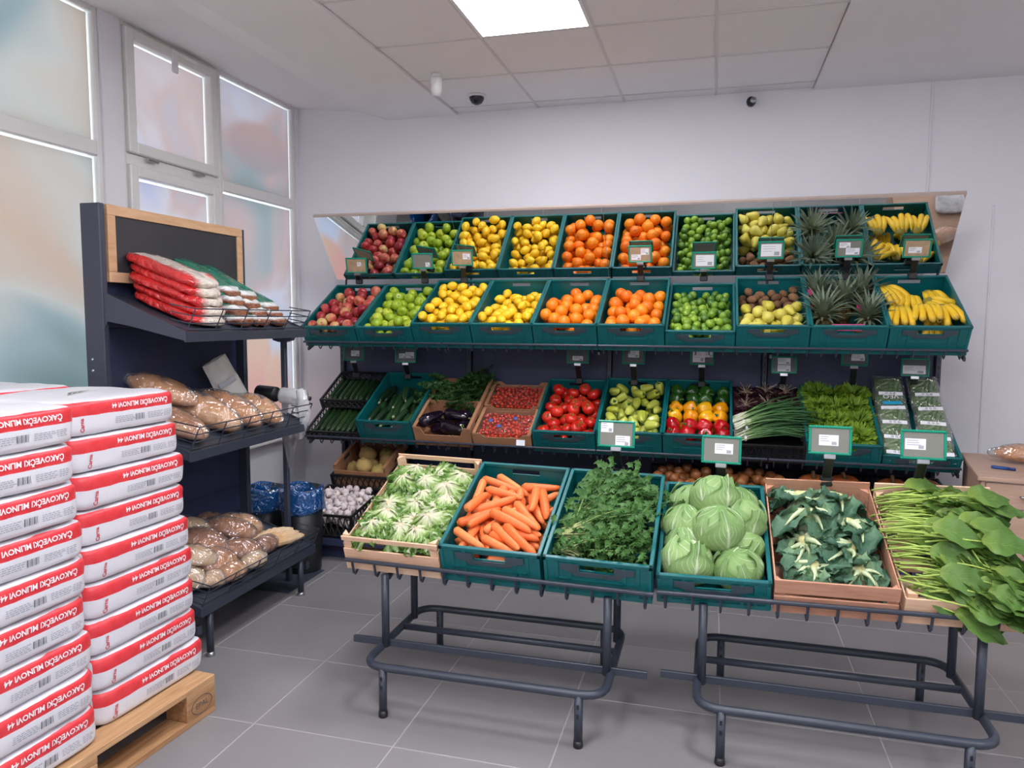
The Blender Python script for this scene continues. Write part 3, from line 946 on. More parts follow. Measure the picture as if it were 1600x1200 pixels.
def black_crate_mesh(w, L, h, nd=9):
    g = G(); a = w/2; r = .004
    g.box(-a, a, 0, L, 0, .006)
    for z in (.010, h-.008): g.tube([(-a,0,z),(a,0,z),(a,L,z),(-a,L,z)], .0075 if z > .02 else .006, 6, closed=True)
    g.box(-a-.004, a+.004, -.006, .006, h-.014, h); g.box(-a-.004, a+.004, L-.006, L+.006, h-.014, h)
    g.box(-a-.006, -a+.006, 0, L, h-.014, h); g.box(a-.006, a+.006, 0, L, h-.014, h)
    for (x, y) in ((-a,0),(a,0),(-a,L),(a,L)): g.box(x-.008, x+.008, y-.008, y+.008, 0, h)
    def lattice(P0, P1, n):
        P0, P1 = Vector(P0), Vector(P1)
        for k in range(-1, n+1):
            for s in (0, 1):
                a0, a1 = k/n, (k+1.0)/n
                if s: a0, a1 = a1, a0
                ta, tb = max(0, min(1, a0)), max(0, min(1, a1))
                if ta == tb: continue
                g.tube([P0.lerp(P1, ta)+Vector((0,0,.01)), P0.lerp(P1, tb)+Vector((0,0,h-.012))], r, 4)
    lattice((-a,0,0), (a,0,0), nd); lattice((-a,L,0), (a,L,0), nd)
    lattice((-a,0,0), (-a,L,0), int(nd*L/w)); lattice((a,0,0), (a,L,0), int(nd*L/w))
    return g.mesh('crate_lattice', M['black'])
def wood_crate(Mx, w, L, label, front, back, side_h, post_h, mat):
    """front/back: list of (z0, z1) boards"""
    t = thing('wooden_crate', label, 'crate', Mx, 'wooden crates on the display tables')
    a = w/2
    for (z0, z1) in front: part('slat', G().box(-a, a, -.004, .003, z0, z1, .001), mat, t)
    for (z0, z1) in back: part('slat', G().box(-a, a, L-.003, L+.004, z0, z1, .001), mat, t)
    for s in (-1, 1):
        x0, x1 = sorted((s*a, s*(a-.005)))
        for (z0, z1) in ((0, side_h*.36), (side_h*.42, side_h)):
            part('slat', G().box(x0, x1, .004, L-.004, z0, z1, .001), mat, t)
    for sx in (-1, 1):
        for (y, d) in ((.004, 1), (L-.004, -1)):
            x = sx*(a-.006)
            part('corner_post', G().prism([(x, y), (x-sx*.03, y), (x, y+d*.03)], 2, 0, post_h), mat, t)
    for k in range(5):
        y = .04+k*(L-.16)/4
        part('floor_slat', G().box(-a+.006, a-.006, y, y+.085, .002, .007), mat, t)
    return t
def carton(Mx, w, L, h, label, front_h=None, group=None, notch=True, mat=None, cat='box'):
    mat = mat or M['card']
    t = thing('cardboard_box', label, cat, Mx, group)
    a = w/2; k = .005; fh = front_h or h
    part('box_floor', G().box(-a, a, 0, L, 0, k), mat, t)
    if notch: poly = [(-a,0),(a,0),(a,h),(a-.05,h),(a-.075,fh),(-a+.075,fh),(-a+.05,h),(-a,h)]
    else: poly = [(-a,0),(a,0),(a,fh),(-a,fh)]
    part('front_flap', G().prism([(p, q) for p, q in poly], 1, 0, k), mat, t)
    part('back_flap', G().prism([(p, q) for p, q in poly], 1, L-k, L), mat, t)
    for s in (-1, 1):
        x0, x1 = sorted((s*a, s*(a-k)))
        y1, y2, z1, z2 = L*.38, L*.62, h*.62, h*.82
        sd = part('side_flap', G().box(x0, x1, k, y1, k, h).box(x0, x1, y2, L-k, k, h).box(x0, x1, y1, y2, k, z1).box(x0, x1, y1, y2, z2, h), mat, t)
        xx = sorted((s*a, s*(a-.022)))
        part('top_fold', G().box(xx[0], xx[1], k, L-k, h, h+.004), mat, t)
    return t

# ================================================================== PILING
class Pile:
    """drops bodies (chains of spheres) into a box and keeps the lowest spot found"""
    def __init__(s, w, L, base=.012, seed=0, pack=.97):
        s.w, s.L, s.base, s.pack = w/2, L, base, pack
        s.c = np.zeros((0, 3)); s.r = np.zeros(0); s.rnd = random.Random(seed)
    def drop(s, ch, rad, cands=40, bias=None, margin=.004, fixed=None):
        ch = np.asarray(ch, float); rad = np.asarray(rad, float)
        best = None
        ex0, ex1 = (ch[:,0]-rad).min(), (ch[:,0]+rad).max()
        ey0, ey1 = (ch[:,1]-rad).min(), (ch[:,1]+rad).max()
        lox, hix = -s.w-ex0+margin, s.w-ex1-margin
        loy, hiy = -ey0+margin, s.L-ey1-margin
        if lox > hix: lox = hix = (lox+hix)/2
        if loy > hiy: loy = hiy = (loy+hiy)/2
        for _ in range(cands if fixed is None else 1):
            x, y = (s.rnd.uniform(lox, hix), s.rnd.uniform(loy, hiy)) if fixed is None else fixed
            z = (s.base+rad-ch[:,2]).max()
            if len(s.r):
                dx = s.c[None,:,0]-(ch[:,0]+x)[:,None]; dy = s.c[None,:,1]-(ch[:,1]+y)[:,None]
                rr = (s.r[None,:]+rad[:,None])*s.pack
                d2 = rr*rr-dx*dx-dy*dy
                ok = d2 > 0
                if ok.any():
                    zz = np.where(ok, s.c[None,:,2]+np.sqrt(np.maximum(d2, 0))-ch[:,2][:,None], -9)
                    z = max(z, zz.max())
            sc = z+(bias(x, y) if bias else 0)
            if best is None or sc < best[0]: best = (sc, x, y, z)
        return best[1:]
    def commit(s, ch, rad, p):
        s.c = np.vstack([s.c, np.asarray(ch)+np.array(p)]); s.r = np.concatenate([s.r, np.asarray(rad, float)])
def heap(Mx, w, L, limit, tpls, radius, n, label, cat, group, seed, rot='any', chain=None, base=.012, cands=45, jit=.06, fails=45, bias=None, pack=.97, xr=None):
    """fill a crate with look-alike produce up to limit(x, y)"""
    P = Pile(w, L, base, seed, pack); rnd = P.rnd; out = []
    bad = 0
    while len(out) < n and bad < fails:
        s = 1+rnd.uniform(-jit, jit)
        if rot == 'any': Rm = rrot(rnd)
        elif rot == 'up': Rm = RZ(rnd.uniform(0, 2*PI)) @ RX(rnd.uniform(-.5, .5)) @ RY(rnd.uniform(-.5, .5))
        elif rot == 'lie': Rm = RZ(rnd.uniform(0, 2*PI)) @ RX(PI/2+rnd.uniform(-.3, .3)) @ RZ(rnd.uniform(0, 2*PI))
        else: Rm = rot(rnd)
        if chain is None: ch, rad = [(0,0,0)], [radius*s]
        else:
            ch = [tuple((Rm @ Vector(p))*s) for p, _ in chain]; rad = [r*s for _, r in chain]
        b = bias or (lambda x, y: -limit(x, y))
        p = P.drop(ch, rad, cands, b)
        if p[2] > limit(p[0], p[1]): bad += 1; continue
        P.commit(ch, rad, p)
        tp = tpls[rnd.randrange(len(tpls))]
        out.append(place(tp, Mx @ T(*p) @ Rm @ SCL(s), label, cat, group))
    return P

# ================================================================== FRUIT KINDS
def stemg(r0, z0, z1, bend=.3, rad=.0016):
    h = z1-z0
    return G().tube([(0,0,z0),(h*bend*.3,0,z0+h*.5),(h*bend,0,z1)], [rad*1.2, rad, rad*1.3], 5)
STEM = plain('fruit_stem', srgb(92,70,42), .7, var=.2)
GREEN = plain('calyx_green', srgb(70,110,44), .6, var=.25)
def apple(mat):
    def fn(q, u):
        zz = u.z
        rr = math.hypot(u.x, u.y)
        q = q*1.0
        top = math.exp(-(rr/.32)**2)
        q.z -= .013*top if zz > 0 else -.009*math.exp(-(rr/.25)**2)
        k = 1+.05*zz
        q.x *= k; q.y *= k
        return q
    me = G().sphere(.038, .038, .035, 18, 12, fn).mesh('apple', mat, True)
    return template('apple', me, [('stem', stemg(0, .018, .040).mesh('stem', STEM)), ('calyx', G().sphere(.0045,.0045,.003,8,6,c=(0,0,-.0265)).mesh('calyx', STEM))])
def apple_mat(name, stops):
    m = N(name)
    s = m.node('ShaderNodeSeparateXYZ'); m.l(m.coord(), s.inputs[0])
    f = m.math('ADD', m.math('MULTIPLY', m.noise(26, 4, .7), .55), m.math('MULTIPLY', m.noise(9, 2, .5), .45))
    f = m.math('ADD', f, m.math('MULTIPLY', m.math('SUBTRACT', m.rand(), .5), .42))
    f = m.math('ADD', f, m.math('MULTIPLY', s.outputs[2], 2.0))
    m.base(m.ramp(f, stops)).set(.3, 0, .5)
    return m.m
AP1 = apple(apple_mat('red_apple_skin', [(.28, srgb(216,190,120)), (.42, srgb(214,120,92)), (.55, srgb(186,58,62)), (.75, srgb(140,32,44))]))
AP2 = apple(apple_mat('green_apple_skin', [(.25, srgb(196,206,66)), (.5, srgb(164,190,44)), (.75, srgb(140,172,36))]))
def lemon_t():
    def fn(q, u):
        k = abs(u.z)
        if k > .86: q.z *= 1+(k-.86)*1.1
        q += u*nz(u, 3, 2)*.001
        return q
    me = G().sphere(.030, .030, .037, 14, 12, fn).mesh('lemon', fruitmat('lemon_skin', srgb(240,186,18), srgb(252,208,40), .42, bump=.2, bscale=260), True)
    return template('lemon', me, [('stem_end', G().sphere(.004,.004,.002,8,5,c=(0,0,-.0415)).mesh('stem_end', GREEN))])
LEM = lemon_t()
def orange_t():
    def fn(q, u):
        q += u*nz(u, 2.5, 5)*.0012
        if u.z > .97: q.z -= .002
        return q
    me = G().sphere(.041, .041, .039, 18, 12, fn).mesh('orange', fruitmat('orange_skin', srgb(240,112,10), srgb(250,146,24), .4, bump=.25, bscale=280), True)
    return template('orange', me, [('stem_end', G().lathe([(0,-.001),(.004,-.001),(.003,.0012),(0,.0012)],7).tf(T(0,0,.0372)).mesh('stem_end', GREEN))])
ORA = orange_t()
def lime_t():
    def fn(q, u):
        if abs(u.z) > .9: q.z *= 1.04
        return q
    me = G().sphere(.0245, .0245, .028, 14, 10, fn).mesh('lime', fruitmat('lime_skin', srgb(58,104,34), srgb(112,150,44), .34, bump=.15, bscale=260, extra=srgb(142,176,52)), True)
    return template('lime', me, [('stem_end', G().sphere(.003,.003,.0015,7,5,c=(0,0,-.0285)).mesh('stem_end', STEM))])
LIM = lime_t()
def pear_t():
    prof = [(0,-.036),(.016,-.035),(.028,-.026),(.0335,-.010),(.031,.006),(.024,.020),(.018,.032),(.0145,.042),(.009,.048),(0,.050)]
    me = G().lathe(prof, 16).mesh('pear', fruitmat('pear_skin', srgb(196,182,60), srgb(218,206,96), .42), True)
    return template('pear', me, [('stem', stemg(0,.047,.066,.5).mesh('stem', STEM))])
PEA = pear_t()
def kiwi_t():
    me = G().sphere(.0245,.0245,.032,14,10).mesh('kiwi', fruitmat('kiwi_skin', srgb(104,72,46), srgb(140,100,68), .85, bump=.5, bscale=400), True)
    return template('kiwi', me, [('stem_end', G().sphere(.004,.004,.0025,7,5,c=(0,0,.0315)).mesh('stem_end', STEM))])
KIW = kiwi_t()
def calyx(n, r, z, mat, up=.004, name='calyx'):
    g = G()
    for k in range(n):
        a = 2*PI*k/n; b = .28
        c, s = math.cos(a), math.sin(a)
        def P(rr, off, zz): return (rr*math.cos(a+off), rr*math.sin(a+off), zz)
        g.add([P(.002,0,z), P(r*.5,b,z+up*.6), P(r*.5,-b,z+up*.6), P(r,0,z+up)], [(0,1,3),(0,3,2)])
    g.tube([(0,0,z-.002),(.001,0,z+.006),(.004,0,z+.013)], .0017, 5)
    return g.mesh(name, mat)
def tomato_t():
    def fn(q, u):
        a = math.atan2(u.y, u.x); rr = math.hypot(u.x, u.y)
        k = 1+.03*math.sin(a*5)*rr
        q.x *= k; q.y *= k
        if u.z > 0: q.z -= .008*math.exp(-(rr/.35)**2)
        return q
    me = G().sphere(.041,.041,.035,20,12,fn).mesh('tomato', fruitmat('tomato_skin', srgb(196,30,22), srgb(222,52,34), .18, spec=.6), True)
    return template('tomato', me, [('calyx', calyx(5,.022,.0285,GREEN))])
TOM = tomato_t()
def cherry_t():
    me = G().sphere(.0125,.0125,.012,10,8).mesh('cherry_tomato', fruitmat('cherry_tomato_skin', srgb(178,34,22), srgb(214,62,34), .2, spec=.6), True)
    return template('cherry_tomato', me, [])
CHE = cherry_t()
def pepper_t(name, mat, r, h, lobes=4, taper=.25, depth=.14):
    def fn(q, u):
        a = math.atan2(u.y, u.x); rr = math.hypot(u.x, u.y)
        zz = (u.z+1)/2
        k = (1-depth+depth*abs(math.cos(a*lobes/2))**.6*1.3)*(1-taper*(1-zz))
        s = (rr**.72/rr) if rr > 1e-4 else 1
        q.x *= k*s; q.y *= k*s
        q.z = (abs(u.z)**.85*(1 if u.z > 0 else -1))*h
        if u.z > 0: q.z -= h*.28*math.exp(-(rr/.35)**2)
        else: q.z += h*.15*math.exp(-(rr/.3)**2)
        return q
    me = G().sphere(r, r, h, 24, 14, fn).mesh(name, mat, True)
    z = h*.72
    st = G().tube([(0,0,z-.004),(.001,0,z+.012),(.005,0,z+.026)], [.007,.0045,.006], 7)
    st.lathe([(0,z-.002),(.013,z-.001),(.010,z+.003),(0,z+.004)], 8)
    return template(name, me, [('stem', st.mesh('stem', GREEN, True))])
PALEP = pepper_t('pale_pepper', fruitmat('pale_pepper_skin', srgb(176,184,64), srgb(206,212,98), .25, spec=.6), .035, .050, 3, .45)
BELL = {c: pepper_t('bell_pepper', fruitmat(c+'_pepper_skin', a, b, .16, spec=.65), .046, .047, 4, .12) for c, a, b in
        (('red', srgb(168,12,22), srgb(204,28,34)), ('yellow', srgb(236,150,6), srgb(248,184,20)), ('green', srgb(24,62,18), srgb(46,92,30)))}
def zuc_t(name, mat, r, L, tip=None):
    prof = [(0,-L/2),(r*.55,-L/2+.004),(r*.9,-L/2+.02),(r,-L/4),(r*.98,L/4),(r*.85,L/2-.03),(r*.6,L/2-.008),(0,L/2)]
    def bend(p, a, u): return (p[0]+.012*math.sin(u*PI), p[1], p[2])
    me = G().lathe(prof, 12, bend).mesh(name, mat, True)
    kids = []
    if tip: kids = [('stem_stub', G().tube([(0,0,L/2-.004),(.001,0,L/2+.014)], [r*.45,r*.32], 7).mesh('stem_stub', tip))]
    return template(name, me, kids)
ZUC = zuc_t('zucchini', fruitmat('zucchini_skin', srgb(22,46,26), srgb(44,76,44), .35, scale=60), .021, .20, plain('stub_pale', srgb(170,178,130), .6))
CUC = zuc_t('cucumber', fruitmat('cucumber_skin', srgb(20,44,20), srgb(38,68,30), .35, scale=60, bump=.4, bscale=120), .019, .26)
def eggplant_t():
    prof = [(0,-.095),(.020,-.092),(.036,-.078),(.043,-.055),(.042,-.025),(.035,.01),(.028,.045),(.022,.075),(.014,.09),(0,.094)]
    def bend(p, a, u): return (p[0]+.018*math.sin(u*PI), p[1], p[2])
    me = G().lathe(prof, 18, bend).mesh('eggplant', fruitmat('eggplant_skin', srgb(22,14,26), srgb(34,18,38), .12, spec=.7), True)
    c = calyx(5, .034, .088, plain('eggplant_calyx_green', srgb(140,150,84), .6), up=-.022, name='calyx')
    return template('eggplant', me, [('calyx', c), ('stem', G().tube([(0,0,.085),(.004,0,.105),(.012,0,.118)], [.008,.006,.007], 7).mesh('stem', plain('eggplant_stem_green', srgb(120,132,72), .6)))])
EGG = eggplant_t()
def carrot_t(seed, L, r):
    prof = [(0,0),(r*.6,.002),(r,.012),(r,L*.3),(r*.93,L*.6),(r*.80,L*.85),(r*.62,L*.94),(r*.3,L*.985),(0,L)]
    def fn(p, a, u):
        w = nz(p, 40, seed)*.0012
        return (p[0]*(1+w*30)+.010*math.sin(u*PI+seed), p[1]*(1+w*30)+.006*math.sin(u*4+seed), p[2]-L/2)
    m = bpy.data.materials.get('carrot_skin') or carrot_mat()
    me = G().lathe(prof, 12, fn).mesh('carrot', m, True)
    return template('carrot', me, [('crown', G().lathe([(0,-.003),(r*.4,-.003),(r*.45,.001),(0,.002)], 8).tf(T(.010*math.sin(seed),.006*math.sin(seed),-L/2)).mesh('crown', plain('carrot_crown', srgb(150,110,50), .7)))])
def carrot_mat():
    m = N('carrot_skin')
    mp = m.node('ShaderNodeMapping'); mp.inputs['Scale'].default_value = (8, 8, 90); m.l(m.coord(), mp.inputs['Vector'])
    f = m.math('ADD', m.math('MULTIPLY', m.noise(1.5, 3, .6, mp.outputs[0]), .5), m.math('MULTIPLY', m.rand(), .5))
    m.base(m.ramp(f, [(.25, srgb(226,104,46)), (.75, srgb(244,142,82))])).set(.45, 0, .4)
    m.bump(m.noise(1.5, 3, .6, mp.outputs[0]), .25, .002); return m.m
CARS = [carrot_t(1.0, .185, .0185), carrot_t(2.2, .165, .017), carrot_t(4.1, .20, .0195)]
def garlic_t():
    prof = [(0,-.018),(.010,-.019),(.020,-.012),(.0245,.0),(.021,.010),(.012,.017),(.006,.023),(.004,.036),(.0035,.044),(0,.045)]
    def fn(p, a, u):
        k = 1+.06*math.cos(a*7)*(1 if .1 < u < .7 else .2)
        return (p[0]*k+.004*u*u, p[1]*k, p[2])
    me = G().lathe(prof, 18, fn).mesh('garlic_bulb', fruitmat('garlic_skin', srgb(206,192,194), srgb(232,222,220), .6, scale=30), True)
    return template('garlic_bulb', me, [('root_plate', G().sphere(.008,.008,.004,8,5,c=(0,0,-.018)).mesh('root_plate', plain('garlic_root', srgb(170,146,120), .9)))])
GAR = garlic_t()
def root_t():
    def fn(q, u): return q+u*(nz(u, 2.2, 3)*.010+nz(u, 7, 8)*.005)
    me = G().sphere(.058,.058,.052,18,12,fn).mesh('celeriac', fruitmat('celeriac_skin', srgb(168,136,84), srgb(190,166,96), .8, bump=.8, bscale=60), True)
    return template('celeriac', me, [('stalk_scar', G().sphere(.016,.016,.008,9,5,c=(0,0,.050)).mesh('stalk_scar', plain('celeriac_scar', srgb(150,146,80), .8)))])
CEL = root_t()
def onion_t():
    prof = [(0,-.03),(.012,-.029),(.028,-.018),(.034,0),(.029,.016),(.014,.028),(.005,.036),(.003,.046),(0,.047)]
    return template('onion', G().lathe(prof, 14).mesh('onion', fruitmat('onion_skin', srgb(118,68,34), srgb(150,94,50), .4, scale=20), True), [])
ONI = onion_t()
def pumpkin_t():
    def fn(q, u):
        a = math.atan2(u.y, u.x); rr = math.hypot(u.x, u.y); k = 1+.05*math.cos(a*10)*rr
        q.x *= k; q.y *= k; q.z -= (.03 if u.z > 0 else -.02)*math.exp(-(rr/.35)**2); return q
    me = G().sphere(.115,.115,.09,40,14,fn).mesh('pumpkin', fruitmat('pumpkin_skin', srgb(140,72,34), srgb(168,92,46), .5), True)
    return template('pumpkin', me, [('stem', G().tube([(0,0,.055),(.005,0,.085),(.02,0,.11)], [.016,.011,.014], 8).mesh('stem', STEM, True))])
PUM = pumpkin_t()

# ================================================================== UPPER TILTED ROW (fruit)
def slotM(i, row):
    th, yy, zz = ((TH2, Y2, Z2), (TH3, Y3, Z3))[row]
    return T(RX0+.2+.4*i, yy, zz) @ RX(th)
IW, IL = .374, .574
Ti = lambda m: m @ T(0, .010, 0)
R2 = 'teal crates of the fruit row under the mirror'
hs = [.15, .15, .18, .18, .18, .18, .14, .18, .18, .18]
names2 = ['red apples, leftmost in the fruit row', 'green apples in the fruit row beside the red apples', 'lemons in the fruit row beside the green apples', 'lemons in the fruit row beside the oranges', 'oranges in the fruit row beside the lemons', 'oranges in the fruit row beside the limes', 'limes in the fruit row', 'yellow pears and kiwis in the fruit row', 'pineapples in the fruit row', 'bananas, rightmost in the fruit row']
for i in range(10): teal_crate(slotM(i, 0), hs[i], 'teal plastic crate of '+names2[i], R2)
lin = lambda a, b: (lambda x, y: a+(b-a)*y/.58)
heap(Ti(slotM(0,0)), IW, IL, lin(.150,.125), [AP1], .037, 90, 'red and yellow apple in the leftmost fruit crate', 'apple', 'red apples', 1)
heap(Ti(slotM(1,0)), IW, IL, lin(.150,.125), [AP2], .037, 90, 'yellow-green apple in the crate beside the red apples', 'apple', 'green apples', 2)
LC = [((0,0,-.014), .029), ((0,0,.014), .029)]
heap(Ti(slotM(2,0)), IW, IL, lin(.188,.165), [LEM], .031, 120, 'yellow lemon in the fuller crate beside the green apples', 'lemon', 'lemons beside the green apples', 3, 'lie', LC)
heap(Ti(slotM(3,0)), IW, IL, lin(.188,.095), [LEM], .031, 110, 'yellow lemon in the crate beside the oranges', 'lemon', 'lemons beside the oranges', 4, 'lie', LC)
heap(Ti(slotM(4,0)), IW, IL, lin(.182,.095), [ORA], .040, 90, 'orange in the crate beside the lemons', 'orange', 'oranges beside the lemons', 5)
heap(Ti(slotM(5,0)), IW, IL, lin(.182,.100), [ORA], .040, 90, 'orange in the crate beside the limes', 'orange', 'oranges beside the limes', 6)
heap(Ti(slotM(6,0)), IW, IL, lin(.142,.080), [LIM], .0255, 150, 'green lime in the lime crate between oranges and pears', 'lime', 'limes', 7)
# pears in front, kiwis behind
PC = [((0,0,-.008), .032), ((0,0,.024), .018)]
heap(Ti(slotM(7,0)), IW, .33, lambda x, y: .170-.05*y, [PEA], .033, 44, 'yellow pear in the front half of the pear and kiwi crate', 'pear', 'yellow pears', 8, 'lie', PC)
heap(Ti(slotM(7,0)) @ T(0,.33,0), IW, .24, lambda x, y: .115, [KIW], .026, 40, 'brown kiwi in the back half of the pear and kiwi crate', 'kiwi', 'kiwis', 9, 'lie', [((0,0,-.008),.024),((0,0,.008),.024)])

# pineapples: bodies lie low in the crate, crowns point up
def pineapple():
    body = G()
    def fn(p, a, u):
        k = 1+.05*math.sin(a*8+u*30)*math.sin(u*PI)
        return (p[0]*k, p[1]*k, p[2])
    body.lathe([(0,-.075),(.028,-.072),(.045,-.045),(.05,-.01),(.048,.03),(.038,.06),(.020,.072),(0,.074)], 24, fn)
    m = N('pineapple_skin'); v = m.node('ShaderNodeTexVoronoi'); v.inputs['Scale'].default_value = 55
    m.l(m.coord(), v.inputs['Vector'])
    m.base(m.ramp(v.outputs['Distance'], [(.1, srgb(150,110,50)), (.6, srgb(84,74,34))])).set(.6); m.bump(v.outputs['Distance'], .8, .01)
    return body.mesh('pineapple', m.m, True)
CROWN = leafmat('pineapple_crown_green', [(.0, srgb(150,152,116)), (.5, srgb(124,140,116)), (1, srgb(98,112,98))], nside=0, rough=.45, transl=.1)
def crown(seed, n=60):
    g = G(); rn = random.Random(seed)
    for k in range(n):
        f = k/n; a = k*2.399; el = R(80-62*(1-f)+rn.uniform(-8,8)) if f > .1 else R(rn.uniform(5,30))
        L = .075+.085*math.sin(min(1, f*1.25)*PI*.62)+rn.uniform(-.01,.015); w = .013
        z0 = .066+f*.03
        def fn(u, v):
            t = (v-.5)*2
            e = el-.55*u*(1-f*.6)
            r = .012*(1-f)+L*u*math.cos(e); z = z0+L*u*math.sin(max(-.2, e+.12))
            ww = w*(1-u)**.8*(1+.3*u)
            return (r*math.cos(a)-t*ww*math.sin(a), r*math.sin(a)+t*ww*math.cos(a), z+abs(t)*ww*.5)
        g.grid(fn, 5, 2)
    return g.mesh('crown', CROWN, True)
PB = pineapple(); CRN = [crown(1), crown(5), crown(8)]
PINK = plain('pink_tag_paper', srgb(226,64,132), .5, var=.08)
labs = ['pineapple with upright crown at the back left of its crate', 'pineapple with upright crown at the back middle of its crate', 'pineapple with upright crown at the back right of its crate', 'pineapple with spiky crown at the front left of its crate', 'pineapple with spiky crown at the front right of its crate']
for k, (x, y, tx, ty, s) in enumerate(((-.115,.42,-.10,-.45,1.0), (.01,.34,0,-.35,1.0), (.12,.44,.12,-.45,1.0), (-.105,.19,-.1,-.15,1.0), (.11,.185,.15,-.15,.95))):
    o = link('pineapple', PB, None, slotM(8,0) @ T(x, y+.01, .050*s) @ RX(ty) @ RY(tx) @ RZ(k*1.1) @ SCL(s))
    tag(o, labs[k], 'pineapple', 'pineapples')
    link('crown', CRN[k % 3], o, T(0,0,-.022) @ SCL(1.12))
    part('hang_tag', G().box(-.017,.017,-.002,.002,-.02,.02,.001), PINK, o, M=T(.05*(1 if k % 2 else -1), -.062, .105) @ RZ(.3*k))
cardlab = thing('promo_card', 'pink and white promo card at the front of the pineapple crate', 'card', slotM(8,0) @ T(.0, .04, .145) @ RX(R(35)))
part('card', G().box(-.085,.085,-.02,.02,0,.002), PINK, cardlab)
part('print', G().box(-.03,.05,-.013,.013,.002,.0026), M['whiteink'], cardlab)

# bananas: hands of curved fingers
BANM = N('banana_skin')
_s = BANM.node('ShaderNodeSeparateXYZ'); BANM.l(BANM.coord('UV'), _s.inputs[0])
_f = BANM.math('ADD', _s.outputs[0], BANM.math('MULTIPLY', BANM.math('SUBTRACT', BANM.noise(30,3), .5), .08))
BANM.base(BANM.ramp(_f, [(.0, srgb(150,140,50)), (.12, srgb(222,186,44)), (.3, srgb(240,200,44)), (.85, srgb(236,190,40)), (.95, srgb(190,160,60)), (1, srgb(70,56,34))])).set(.42, 0, .45)
def banana_mesh(L, curve):
    pts = []; rs_ = []
    n = 10
    L *= 1.12
    for i in range(n+1):
        u = i/n; a = curve*(u-.05)
        rr = L/curve
        pts.append((rr*math.sin(a), 0, rr*(math.cos(a)-1)))
        rs_.append(.0185*min(1, .34+max(0, u-.08)*4.2)*min(1, .3+(1-u)*7) if u > .08 else .0062)
    return G().tube(pts, rs_, 7).mesh('banana', BANM.m, True)
BANS = [banana_mesh(.175, 1.15), banana_mesh(.165, 1.35), banana_mesh(.155, 1.0)]
NECK = G().sphere(.022,.012,.012,10,7).mesh('crown_stub', plain('banana_stub', srgb(150,136,56), .7, var=.2), True)
def banana_hand(Mx, n, spread, label, seed):
    rn = random.Random(seed)
    t = thing('banana_bunch', label, 'bananas', Mx, 'banana bunches')
    link('crown_stub', NECK, t, SCL(1.2, 1+.3*n, 1))
    for k in range(n):
        a = (k-(n-1)/2)
        link('banana', BANS[rn.randrange(3)], t, T(0, a*.020, rn.uniform(-.004,.004)) @ RZ(a*spread) @ RX(a*.12+rn.uniform(-.1,.1)) @ RY(rn.uniform(-.08,.08)))
    return t
bm_ = slotM(9,0)
def hand(x, y, z, rz, ry, rx, n, spread, label, seed): banana_hand(bm_ @ T(x, y, z) @ RZ(R(rz)) @ RY(R(ry)) @ RX(R(rx)), n, spread, label, seed)
hand(-.16,.50,.15, -58, -20, 0, 4, .16, 'banana bunch draped over the back left corner of its crate', 1)
hand(-.03,.46,.115, -98, -16, 0, 5, .10, 'banana bunch in the middle of the banana crate', 2)
hand(.09,.50,.12, -70, -14, 0, 4, .12, 'banana bunch at the back right of its crate', 3)
hand(-.115,.255,.155, -95, -24, 0, 4, .10, 'banana bunch at the front left of its crate', 4)
hand(.01,.265,.16, -92, -24, 0, 4, .10, 'banana bunch at the front centre of its crate', 5)
hand(.105,.26,.16, -82, -24, 0, 4, .10, 'banana bunch at the front right of its crate', 6)
hand(-.09,.30,.075, -95, -8, 0, 5, .06, 'lower banana bunch under the front left bunch of its crate', 7)
hand(.09,.30,.075, -88, -8, 0, 5, .06, 'lower banana bunch under the front right bunch of its crate', 8)
hand(.06,.37,.135, -40, -14, 20, 3, .14, 'banana bunch lying sideways at the right edge of its crate', 9)
# ================================================================== MIDDLE TILTED ROW (vegetables)
R3 = 'crates of the vegetable row under the shelf'
# slot 0: two flat black crates of cucumbers, one half over the other
BC0 = black_crate_mesh(.38, .36, .075, 9)
for k, (y, z, a) in enumerate(((.0, .0, 0), (.27, .075, 0))):
    t = thing('black_crate', ('low black lattice crate of cucumbers at the left end, front one', 'low black lattice crate of cucumbers at the left end, raised rear one')[k], 'crate', slotM(0,1) @ T(0, y, z) @ RX(R(a)), R3)
    link('crate_lattice', BC0, t)
    for j in range(9):
        place(CUC, slotM(0,1) @ T(-.164+j*.041, y+.175, z+.040) @ RZ(R(random.uniform(-2,2))) @ RX(R(90)), 'dark green cucumber in the %s low black crate' % ('front', 'rear')[k], 'cucumber', 'cucumbers in the %s crate' % ('front', 'rear')[k])
# slot 1: zucchini
teal_crate(slotM(1,1), .18, 'teal plastic crate of zucchini in the vegetable row', R3)
ZC = [((0,0,z), .021) for z in (-.08,-.04,0,.04,.08)]
heap(Ti(slotM(1,1)), IW, IL, lin(.135,.10), [ZUC], .02, 44, 'dark green zucchini in the teal crate beside the cucumbers', 'zucchini', 'zucchini', 21,
     lambda r: RZ(R(r.uniform(-28,28))) @ RX(R(90)) @ RZ(r.uniform(0,6)), ZC)
# slot 2: aubergines in a carton, parsley behind
carton(slotM(2,1) @ T(0,0,.0), .392, .31, .145, 'brown cardboard box of eggplants in the vegetable row', .085, 'cardboard boxes of the vegetable row')
EC = [((0,0,z), r) for z, r in ((-.055,.040),(-.015,.040),(.03,.030),(.07,.02))]
heap(slotM(2,1) @ T(0,.012,0), .37, .286, lin(.125,.13), [EGG], .04, 11, 'glossy dark purple eggplant in the cardboard box', 'eggplant', 'eggplants', 24,
     lambda r: RZ(R(r.choice((80, -70, 20, 150))+r.uniform(-25,25))) @ RX(R(90)) @ RZ(r.uniform(0,6)), EC)
carton(slotM(2,1) @ T(0,.315,.02), .392, .28, .12, 'brown cardboard box of parsley behind the eggplants', None, 'cardboard boxes of the vegetable row', notch=False)
